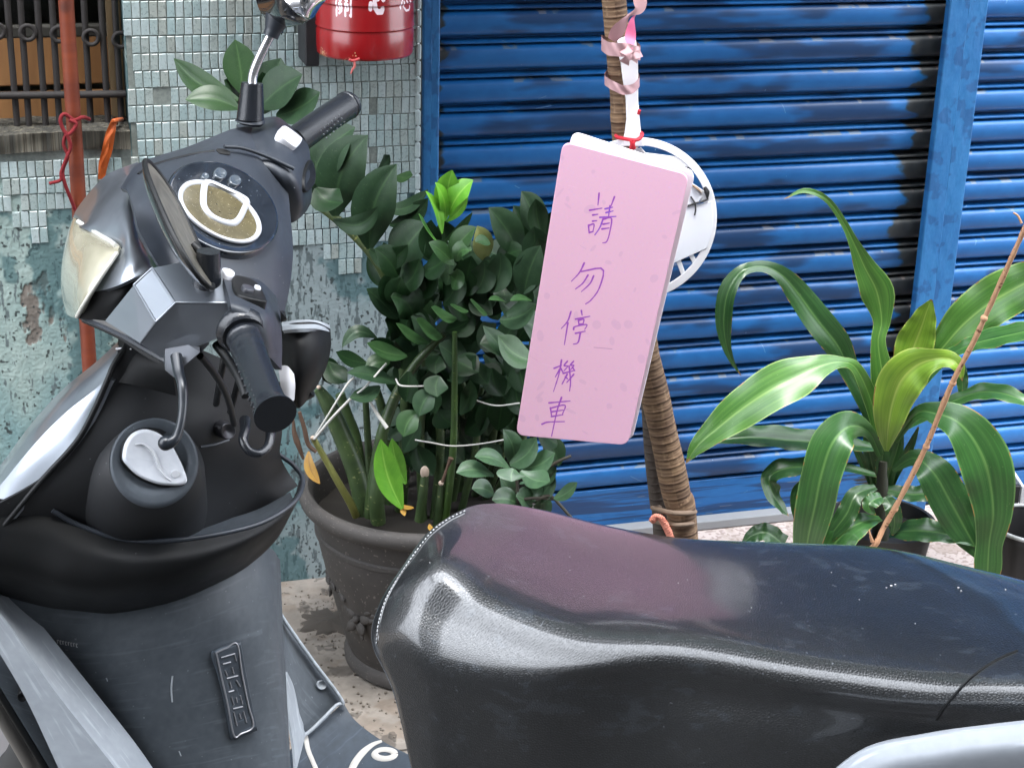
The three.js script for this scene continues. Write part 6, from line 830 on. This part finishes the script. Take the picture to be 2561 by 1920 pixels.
  part('neck_cover', shell([[[295, 845, 1.79], [330, 835, 1.77], [420, 880, 1.74]], [[288, 900, 1.77], [330, 890, 1.75], [430, 930, 1.73]], [[268, 955, 1.755], [320, 960, 1.745], [440, 990, 1.75]]]), black, sc);
  part('neck_clip', bar([[290, 872, 1.755], [310, 871, 1.75], [328, 873, 1.748]], 0.0012, { n: 8, seg: 6 }), mat({ rgb: [0.6, 0.6, 0.62], roughness: 0.4 }), sc);

  // --- handlebar head: instrument cowl, front cowl, headlight
  const dp = (x, y, o = 0) => [x, y, 1.705 + 0.00045 * (x - 545) - 0.00053 * (y - 525) + o];
  const cowl = part('instrument_cowl', shell([
    [dp(300, 470, 0.05), dp(340, 412, 0.06), dp(400, 388, 0.06), dp(465, 368, 0.06), dp(535, 340, 0.06), dp(590, 320, 0.06), dp(650, 318, 0.06), dp(700, 350, 0.06)],
    [dp(318, 480, 0.02), dp(345, 440, 0.022), dp(405, 412, 0.02), dp(475, 396, 0.018), dp(545, 378, 0.016), dp(610, 372, 0.018), dp(660, 385, 0.025), dp(715, 430, 0.05)],
    [dp(333, 520, 0.01), dp(370, 490, 0.004), dp(430, 462, 0), dp(495, 445, -0.004), dp(560, 440, -0.003), dp(620, 450, 0.002), dp(675, 480, 0.012), dp(725, 530, 0.05)],
    [dp(345, 570, 0.012), dp(385, 548, 0.002), dp(445, 525, -0.004), dp(510, 515, -0.006), dp(575, 518, -0.005), dp(635, 530, 0), dp(690, 565, 0.012), dp(732, 610, 0.05)],
    [dp(370, 620, 0.018), dp(410, 602, 0.004), dp(465, 585, -0.002), dp(525, 580, -0.004), dp(590, 585, -0.002), dp(645, 605, 0.006), dp(695, 635, 0.022), dp(730, 670, 0.06)],
    [dp(400, 670, 0.03), dp(440, 655, 0.014), dp(490, 645, 0.008), dp(550, 645, 0.006), dp(605, 655, 0.01), dp(650, 675, 0.02), dp(692, 700, 0.04), dp(722, 730, 0.075)],
    [dp(430, 730, 0.05), dp(470, 720, 0.035), dp(515, 715, 0.028), dp(570, 718, 0.026), dp(615, 730, 0.032), dp(655, 748, 0.045), dp(685, 775, 0.065), dp(705, 805, 0.1)]], { nu: 60, nv: 60, t: 0.004 }), dashM, sc);
  // instrument glass, ring and dial
  const K = (pts) => pts;
  const glassO = ell(552, 523, 150, 104, 0.5, 40);
  const dial = part('instrument_glass', pad(cowl, glassO, 0.004, { n: 90, bevel: 0.06 }), mat({ map: tex(256, 256, (u, v) => { const p = fbm(u * 60, v * 60, 60, 4, 2), n = fbm(u * 9, v * 9, 9, 9, 4); let c = mix3([22, 26, 32], [44, 50, 58], n); if (p > 0.88) c = [120, 128, 134]; return c; }, 0.12), roughness: 0.12, clearcoat: 1, clearcoatRoughness: 0.05 }), sc);
  const ring = (c, a, b, rot, n = 48) => ell(c[0], c[1], a, b, rot, n).concat([ell(c[0], c[1], a, b, rot, n)[0]]);
  const dialM = mat({ map: tex(256, 256, (u, v) => { const n = fbm(u * 7, v * 7, 7, 4, 4), p = fbm(u * 60, v * 60, 60, 14, 2); let c = mix3([78, 71, 48], [104, 95, 68], n); if (p > 0.84) c = [190, 184, 160]; return c; }, 0.06), roughness: 0.2, clearcoat: 0.8, clearcoatRoughness: 0.1 });
  const face = part('dial_face', pad(dial, ell(546, 534, 106, 52, 0.54, 40), 0.0025, { bevel: 0.04 }), dialM, dial);
  const wp = mat({ rgb: [0.42, 0.43, 0.45], roughness: 0.45 });
  part('dial_ring', bar(lay(dial, ring([546, 534], 109, 56, 0.54, 60), 0.002), 0.0031, { n: 120, seg: 8, flat: 0.7, caps: false }), wp, dial);
  part('dial_arch', bar(lay(dial, [[506, 468], [503, 500], [506, 524], [524, 546], [552, 560], [578, 564], [594, 552], [608, 524], [614, 508], [596, 494], [570, 482], [540, 468], [516, 460], [506, 468]], 0.003), 0.0036, { n: 110, seg: 8, flat: 0.7 }), wp, dial);
  for (const [x, y, r] of [[510, 444, 10], [548, 437, 17], [585, 454, 16]]) part('indicator_lamp', pad(dial, ell(x, y, r, r * 0.8, 0.4, 14), 0.003, { dish: 0.0015 }), mat({ rgb: [0.07, 0.085, 0.1], roughness: 0.15, clearcoat: 1 }), dial);
  // panel joints, cables and fixings
  part('panel_joint', bar(lay(cowl, [[345, 436], [372, 418], [400, 407], [440, 396], [490, 384], [535, 378]], 0.0002), 0.0014, { n: 40, seg: 6 }), blackR, sc);
  for (const p of [[[640, 470, 1.90], [600, 760, 1.72], [560, 900, 1.66], [540, 1010, 1.74]], [[660, 480, 1.90], [640, 780, 1.75], [610, 900, 1.70], [575, 1030, 1.77]]]) part('cable', bar(p, 0.0036, { n: 40, seg: 8 }), blackR, sc);
  part('cowl_vent', pad(cowl, [[540, 374], [556, 373], [574, 380], [573, 387], [562, 387], [548, 384]], 0.001), mat({ rgb: [0.004, 0.004, 0.004], roughness: 0.9 }), sc);
  // right-hand switch housing, button, lever stub, grip
  const hull = (pts) => creased(new ConvexGeometry(pts.map(P3)), 0.5);
  const rsw = part('switch_housing', shell([[[590, 312, 1.93], [650, 298, 1.945], [692, 292, 1.955], [730, 318, 1.965]], [[610, 345, 1.88], [660, 330, 1.89], [705, 325, 1.905], [768, 360, 1.945]], [[630, 380, 1.845], [680, 385, 1.85], [730, 402, 1.865], [776, 400, 1.93]], [[660, 420, 1.835], [705, 440, 1.84], [748, 450, 1.86], [780, 450, 1.93]], [[690, 480, 1.86], [725, 500, 1.865], [758, 505, 1.88], [778, 500, 1.94]], [[712, 560, 1.9], [735, 555, 1.9], [755, 540, 1.91], [768, 525, 1.95]]]), dashM, sc);
  part('starter_button', pad(rsw, [[696, 328], [706, 322], [742, 348], [748, 358], [736, 374], [726, 372], [696, 346]], 0.006), mat({ rgb: [0.76, 0.76, 0.79], roughness: 0.4 }), rsw);
  part('light_switch', pad(rsw, [[762, 420], [774, 400], [784, 432], [780, 462], [760, 482], [755, 450]], 0.003, { dish: 0.004 }), blackR, rsw);
  part('ridge_line', bar([[560, 366, 1.80], [606, 370, 1.815], [660, 388, 1.835], [735, 422, 1.845]], 0.0022, { n: 30, seg: 8 }), dashM, sc);
  part('right_grip', bar([[735, 355, 1.97], [780, 322, 2.0], [825, 292, 2.03], [862, 268, 2.055], [876, 258, 2.065]], t => 0.0165 * (t > 0.94 ? Math.sqrt(Math.max(0.02, 1 - Math.pow((t - 0.94) / 0.062, 2))) : 1) * (t > 0.8 && t < 0.83 ? 1.06 : 1), { n: 60, seg: 20 }), rubber, sc);
  { const L = []; for (let i = 0; i < 4; i++) for (let j = 0; j < 6; j++) { const g = new THREE.SphereGeometry(0.0011, 6, 4); const p = at(795 + j * 9 + i * 7, 318 - j * 8 + i * 9, 2.0 + j * 0.006 - 0.012 + Math.abs(i - 1.2) * 0.001); g.translate(p.x, p.y, p.z); L.push(g); } part('grip_studs', merge(L), mat({ rgb: [0.09, 0.1, 0.11], roughness: 0.4 }), sc); }
  // front cowl
  part('front_cowl', shell([
    [[196, 566, 1.87], [183, 540, 1.81], [215, 490, 1.82], [262, 440, 1.825], [300, 421, 1.83], [344, 405, 1.84]],
    [[196, 566, 1.74], [222, 550, 1.725], [250, 505, 1.735], [285, 468, 1.748], [315, 448, 1.76], [345, 436, 1.775]],
    [[242, 588, 1.69], [258, 560, 1.683], [280, 525, 1.685], [305, 495, 1.70], [325, 480, 1.715], [338, 474, 1.73]],
    [[296, 616, 1.648], [302, 598, 1.642], [312, 572, 1.643], [324, 548, 1.66], [333, 530, 1.68], [340, 520, 1.70]],
    [[293, 634, 1.63], [304, 628, 1.62], [320, 618, 1.615], [336, 605, 1.628], [348, 590, 1.655], [356, 580, 1.69]],
    [[262, 676, 1.615], [288, 672, 1.603], [315, 664, 1.592], [345, 654, 1.60], [370, 642, 1.63], [386, 634, 1.68]],
    [[226, 730, 1.62], [262, 724, 1.60], [298, 712, 1.585], [335, 694, 1.585], [372, 676, 1.60], [398, 664, 1.66]]], { nu: 44, nv: 54, t: 0.004 }), paint, sc);
  part('cowl_gap', shell([[[222, 732, 1.612], [270, 726, 1.602], [320, 706, 1.597], [372, 678, 1.602]], [[205, 770, 1.622], [255, 766, 1.61], [300, 744, 1.60], [345, 712, 1.60]], [[192, 796, 1.632], [240, 800, 1.62], [290, 790, 1.61], [330, 760, 1.605]]], { nv: 12 }), black, sc);
  // headlight lens
  const lens = mat({ map: tex(256, 256, (u, v) => { const n = fbm(u * 5, v * 5, 5, 4, 5, 0.6); return mix3([140, 136, 116], [176, 172, 154], n); }, 0.2), roughness: 0.22, clearcoat: 1, clearcoatRoughness: 0.08 });
  const hl = part('headlight', shell([
    [[222, 566, 1.90], [182, 543, 1.80], [235, 576, 1.71], [280, 602, 1.655], [298, 614, 1.628]],
    [[205, 604, 1.90], [168, 585, 1.765], [212, 606, 1.675], [258, 628, 1.622], [290, 634, 1.612]],
    [[190, 655, 1.90], [156, 640, 1.755], [195, 655, 1.655], [232, 672, 1.612], [258, 680, 1.60]],
    [[184, 708, 1.89], [151, 695, 1.755], [180, 708, 1.655], [208, 722, 1.614], [230, 726, 1.603]],
    [[184, 756, 1.87], [155, 745, 1.76], [175, 758, 1.668], [194, 766, 1.628], [208, 768, 1.615]],
    [[182, 792, 1.83], [166, 785, 1.77], [176, 792, 1.70], [186, 794, 1.655], [193, 792, 1.632]]], { nu: 36, nv: 40, t: 0.003 }), lens, sc);
  part('headlight_brow', bar(lay(hl, [[196, 556], [215, 568], [235, 581], [256, 594], [276, 606], [290, 617]], 0.0006), 0.0028, { n: 30, seg: 8 }), mat({ rgb: [0.62, 0.62, 0.58], roughness: 0.25, clearcoat: 1 }), hl);
  part('headlight_edge', bar([[292, 632, 1.609], [262, 676, 1.597], [232, 724, 1.599], [206, 766, 1.612], [192, 792, 1.63]], 0.0022, { n: 30, seg: 8 }), mat({ rgb: [0.55, 0.54, 0.48], roughness: 0.3 }), hl);
  // faceted left cover
  const hitP = (x, y, P, n) => { const r = at(x, y, 1).sub(EYE); return EYE.clone().addScaledVector(r, P.clone().sub(EYE).dot(n) / r.dot(n)); };
  const nOf = (a, b, c) => V(0, 0, 0).crossVectors(b.clone().sub(a), c.clone().sub(a)).normalize();
  const fB = at(437, 757, 1.525), nBright = V(-0.22, 0.76, 0.61).normalize();
  const nTop = V(0.06, 0.95, 0.3).normalize(), fA = hitP(380, 670, fB, nTop), fE = hitP(575, 757, fB, nTop), eAB = fA.clone().sub(fB).normalize(), nF1 = nBright.clone().addScaledVector(eAB, -nBright.dot(eAB)).normalize(), fD = hitP(389, 805, fB, nF1), fC = hitP(334, 713, fB, nOf(fA, fB, fD));
  const fK = hitP(560, 690, fB, nTop), fL = hitP(480, 650, fB, nTop);
  const nSide = nOf(fB, fE, at(420, 890, 1.545)), fG = hitP(580, 832, fB, nSide), fH = hitP(408, 899, fB, nSide), fJ = hitP(350, 858, fB, nSide), fI = at(262, 802, 1.60), fM = at(205, 795, 1.64), fN = at(300, 838, 1.59);
  const quad = (...p) => { const v = p.map(P3); const L = []; for (let i = 1; i < v.length - 1; i++) L.push(v[0], v[i], v[i + 1]); return L; };
  const facets = [...quad(fA, fC, fD, fB), ...quad(fB, fD, fJ, fH, fG, fE), ...quad(fC, fI, fJ, fD), ...quad(fI, fM, fN, fH, fJ), ...quad(fA, fB, fE, fK, fL)];
  { const g = new THREE.BufferGeometry().setFromPoints(facets); g.computeVertexNormals(); const uv = []; for (const p of facets) uv.push(p.x * 0.7 - p.z * 0.7, p.y); g.setAttribute('uv', new THREE.Float32BufferAttribute(uv, 2));
    const edges = [[fA, fB], [fB, fD], [fB, fE], [fC, fD], [fD, fJ], [fA, fC]].map(([a, b]) => bar([a, b], 0.0013, { n: 2, seg: 8 }));
    part('left_cover', merge([g, ...edges]), paint, sc); }
  part('cover_keel', bar([fM, fN, fH, [440, 905, 1.55]], 0.0026, { n: 20, seg: 6 }), dashM, sc);
  part('cover_underside', shell([[fM, fN, fH, [500, 870, 1.55]], [[230, 780, 1.70], [310, 810, 1.68], [420, 860, 1.65], [520, 850, 1.62]]], { nv: 4 }), black, sc);
  const lsw = part('switch_housing', shell([[[556, 688, 1.565], [600, 690, 1.585], [650, 702, 1.60], [690, 740, 1.63]], [[566, 722, 1.52], [612, 728, 1.53], [662, 738, 1.55], [698, 775, 1.60]], [[575, 756, 1.486], [622, 768, 1.492], [672, 784, 1.515], [702, 815, 1.575]], [[582, 800, 1.488], [626, 815, 1.49], [672, 832, 1.508], [705, 858, 1.57]], [[585, 850, 1.505], [628, 868, 1.505], [670, 890, 1.52], [704, 925, 1.57]]], { t: 0.006 }), dashM, sc);
  part('switch_plate', pad(lsw, [[580, 700], [600, 695], [640, 712], [664, 752], [656, 760], [590, 740]], 0.003), blackR, lsw);
  part('rocker', pad(lsw, [[600, 726], [622, 730], [630, 742], [606, 738]], 0.0065), mat({ rgb: [0.04, 0.042, 0.05], roughness: 0.4 }), lsw);
  part('switch_mark', pad(lsw, [[632, 724], [644, 727], [648, 735], [637, 733]], 0.0052), mat({ rgb: [0.6, 0.62, 0.66], roughness: 0.5 }), lsw);
  part('horn_button', pad(lsw, [[552, 682], [572, 684], [584, 694], [578, 701], [560, 697]], 0.005), mat({ rgb: [0.7, 0.7, 0.74], roughness: 0.4 }), lsw);
  part('turn_switch', hull([[700, 775, 1.58], [712, 778, 1.585], [718, 800, 1.59], [702, 806, 1.575], [702, 780, 1.55], [716, 795, 1.565]]), blackR, lsw);
  part('grip_flange', bar([[597, 815, 1.508], [603, 826, 1.50], [608, 838, 1.495]], [0.018, 0.0225, 0.0185], { n: 14, seg: 24 }), rubber, sc);
  const gp = [[600, 822, 1.502], [618, 868, 1.485], [640, 925, 1.455], [662, 980, 1.43], [680, 1020, 1.412], [688, 1036, 1.405]];
  part('left_grip', bar(gp, t => 0.0145 + 0.0006 * Math.cos(t * 5) + 0.0035 * sstep(0.7, 0.97, t) + 0.0005 * (Math.sin(t * 70) > 0.6 && t < 0.3 ? 1 : 0), { n: 70, seg: 24 }), rubber, sc);
  { const L = []; for (let j = 0; j < 9; j++) for (let i = -1; i <= 1; i++) { const t = 0.34 + j * 0.06, s = crLine(gp.map(P3), 50)[Math.round(t * 50)]; const g = new THREE.SphereGeometry(0.0014, 6, 4); g.translate(s.x - 0.0128 + Math.abs(i) * 0.0015, s.y + i * 0.006, s.z + 0.006 - i * 0.002); L.push(g); } part('grip_studs', merge(L), rubber, sc); }
  // brake lever
  part('lever_bracket', hull([[412, 872, 1.535], [470, 862, 1.53], [498, 868, 1.53], [500, 880, 1.525], [470, 905, 1.525], [448, 925, 1.525], [436, 945, 1.53], [412, 925, 1.535], [408, 890, 1.54], [470, 880, 1.56], [430, 930, 1.56], [415, 880, 1.565]]), mat({ rgb: [0.06, 0.065, 0.075], roughness: 0.4, metalness: 0.4 }), sc);
  part('brake_lever', bar([[440, 890, 1.525], [446, 930, 1.515], [455, 965, 1.505], [457, 1010, 1.50], [452, 1055, 1.495], [442, 1088, 1.492], [428, 1104, 1.49], [416, 1109, 1.49]], t => 0.0036 + 0.0018 * Math.pow(1 - t, 3) + 0.002 * sstep(0.6, 0.95, t), { n: 60, seg: 14 }), mat({ rgb: [0.012, 0.015, 0.02], roughness: 0.3 }), sc);
  { const g = new THREE.SphereGeometry(0.0066, 18, 12), p = at(413, 1108, 1.49); g.translate(p.x, p.y, p.z); part('lever_ball', g, mat({ rgb: [0.012, 0.015, 0.02], roughness: 0.3 }), sc); }
  part('lever_spring', bar([[540, 860, 1.56], [570, 900, 1.55], [600, 950, 1.53], [615, 990, 1.52]], 0.0045, { n: 20, seg: 8 }), blackR, sc);
  part('brake_cable', bar([[500, 890, 1.56], [540, 940, 1.60], [570, 1000, 1.66], [585, 1060, 1.75]], 0.0035, { n: 24, seg: 8 }), blackR, sc);
  // mirror boots and mirrors
  const boot = (a, b, ra, rb) => bar([a, [lerp(a[0], b[0], 0.5), lerp(a[1], b[1], 0.5), lerp(a[2], b[2], 0.5)], b], [rb * 0.98, ra], { n: 12, seg: 22 });
  part('mirror_boot', bar([[625, 300, 1.895], [628, 250, 1.89], [630, 207, 1.885]], [0.0152, 0.0135, 0.0118], { n: 12, seg: 22 }), rubber, sc);
  part('boot_collar', bar([[624, 312, 1.897], [625, 304, 1.896], [625, 298, 1.895]], [0.012, 0.0165, 0.0155], { n: 8, seg: 22 }), dashM, sc);
  part('mirror_stem', bar([[630, 215, 1.885], [632, 188, 1.884], [642, 158, 1.882], [662, 115, 1.88], [684, 72, 1.878]], 0.0053, { n: 40, seg: 12 }), chrome, sc);
  part('mirror_socket', bar([[676, 92, 1.878], [682, 76, 1.877], [692, 50, 1.876], [698, 34, 1.876]], [0.0085, 0.009, 0.0135, 0.0145], { n: 20, seg: 18 }), dashM, sc);
  { // right mirror head: rounded triangular shell, glass facing the rider
    const head = part('right_mirror', shell([[[640, -90, 1.90], [700, -150, 1.86], [800, -120, 1.84], [860, -60, 1.85]], [[638, -20, 1.90], [690, -40, 1.83], [770, -40, 1.82], [836, -20, 1.85]], [[646, 20, 1.895], [690, 30, 1.84], [745, 30, 1.83], [812, 0, 1.85]], [[668, 52, 1.89], [705, 62, 1.87], [752, 58, 1.85], [790, 36, 1.855]], [[690, 66, 1.885], [720, 68, 1.882], [760, 56, 1.865], [782, 44, 1.862]]], { t: 0.02 }), mat({ rgb: [0.014, 0.015, 0.017], roughness: 0.18, clearcoat: 1 }), sc);
    part('mirror_glass', shell([[[690, -140, 1.835], [760, -130, 1.815], [850, -70, 1.83]], [[704, -20, 1.815], [765, -10, 1.805], [826, -15, 1.83]], [[735, 28, 1.815], [768, 40, 1.82], [800, 18, 1.835]], [[764, 48, 1.838], [775, 49, 1.84], [785, 42, 1.845]]], { t: 0.002 }), mat({ rgb: [0.75, 0.75, 0.77], metalness: 1, roughness: 0.08 }), head);
  }
  part('mirror_boot', bar([[516, 716, 1.555], [519, 670, 1.548], [521, 628, 1.542]], [0.0134, 0.0118, 0.0104], { n: 12, seg: 22 }), rubber, sc);
  part('boot_collar', bar([[515, 730, 1.558], [516, 722, 1.556], [516, 715, 1.555]], [0.0115, 0.0152, 0.014], { n: 8, seg: 22 }), blackR, sc);
  { // left mirror swung flat: a shallow shell seen almost edge-on
    const top = at(386, 421, 1.60), bot = at(508, 706, 1.51), ax = bot.clone().sub(top), L = ax.length(); ax.normalize();
    const nrm = RIGHT.clone().multiplyScalar(0.92).addScaledVector(AHEAD, -0.14).addScaledVector(UPV, 0.4); nrm.addScaledVector(ax, -nrm.dot(ax)).normalize();
    const wd = V(0, 0, 0).crossVectors(ax, nrm).normalize(), c = top.clone().lerp(bot, 0.5);
    const dome2 = (h, s) => { const g = []; for (let i = 0; i <= 14; i++) { const f = i / 14, r = Math.cos(f * Math.PI / 2), row = []; for (let k = 0; k <= 40; k++) { const a = k / 40 * 2 * Math.PI; const x = Math.sign(Math.cos(a)) * Math.pow(Math.abs(Math.cos(a)), 0.8), y = Math.sign(Math.sin(a)) * Math.pow(Math.abs(Math.sin(a)), 0.8); row.push(c.clone().addScaledVector(ax, x * L / 2 * r * s).addScaledVector(wd, y * L * 0.24 * r * s).addScaledVector(nrm, -h * Math.sin(f * Math.PI / 2))); } g.push(row); } return g; };
    const m = part('left_mirror', gridGeo(dome2(0.014, 1)), mat({ rgb: [0.014, 0.015, 0.017], roughness: 0.25, clearcoat: 0.8 }), sc);
    const face2 = dome2(0.0, 0.97).map(r => r.map(p => p.clone().addScaledVector(nrm, 0.0005))); part('mirror_glass', gridGeo(face2), mat({ map: tex(128, 128, (u, v) => mix3([78, 76, 70], [132, 128, 118], fbm(u * 3, v * 9, 12, 5, 4)), 0.08), metalness: 0.4, roughness: 0.4 }), m);  // tan mottling in the glass colour stands in for a reflected wall
    const rimp = dome2(0, 1)[0]; part('mirror_rim', bar(rimp, 0.0026, { raw: true, seg: 8, caps: false }), blackR, m);
    part('mirror_arm', bar([[520, 640, 1.55], [505, 632, 1.552], [482, 612, 1.555]], 0.004, { n: 20, seg: 10 }), blackR, sc);
  }
  // --- wheels, stand and frame carry it
  const wheel = (s, nm) => { const c = base.clone().addScaledVector(FWD, s).setY(0.235); const g = new THREE.TorusGeometry(0.185, 0.052, 20, 56), h = new THREE.CylinderGeometry(0.14, 0.14, 0.05, 36); const q = new THREE.Quaternion().setFromUnitVectors(V(0, 0, 1), LEFT), q2 = new THREE.Quaternion().setFromUnitVectors(V(0, 1, 0), LEFT); g.applyQuaternion(q); g.translate(c.x, c.y, c.z); h.applyQuaternion(q2); h.translate(c.x, c.y, c.z); const w = part(nm, g, mat({ rgb: [0.02, 0.02, 0.02], roughness: 0.85 }), sc); part('rim', h, steel, w); };
  wheel(0.86, 'front_wheel'); wheel(-0.5, 'rear_wheel');
  const fp = (s, l, y) => base.clone().addScaledVector(FWD, s).addScaledVector(LEFT, l).setY(y);
  part('frame', bar([fp(0.45, 0, 0.3), fp(0.35, 0, 0.24), fp(-0.05, 0, 0.24), fp(-0.3, 0, 0.5), fp(-0.6, 0, 0.66)], 0.03, { n: 30, seg: 10 }), blackR, sc);
  part('side_stand', bar([fp(0.05, 0.1, 0.25), fp(0.02, 0.2, 0.12), fp(0.0, 0.28, 0.012)], 0.011, { n: 10, seg: 8 }), blackR, sc);
}
renderer.render(scene, camera);
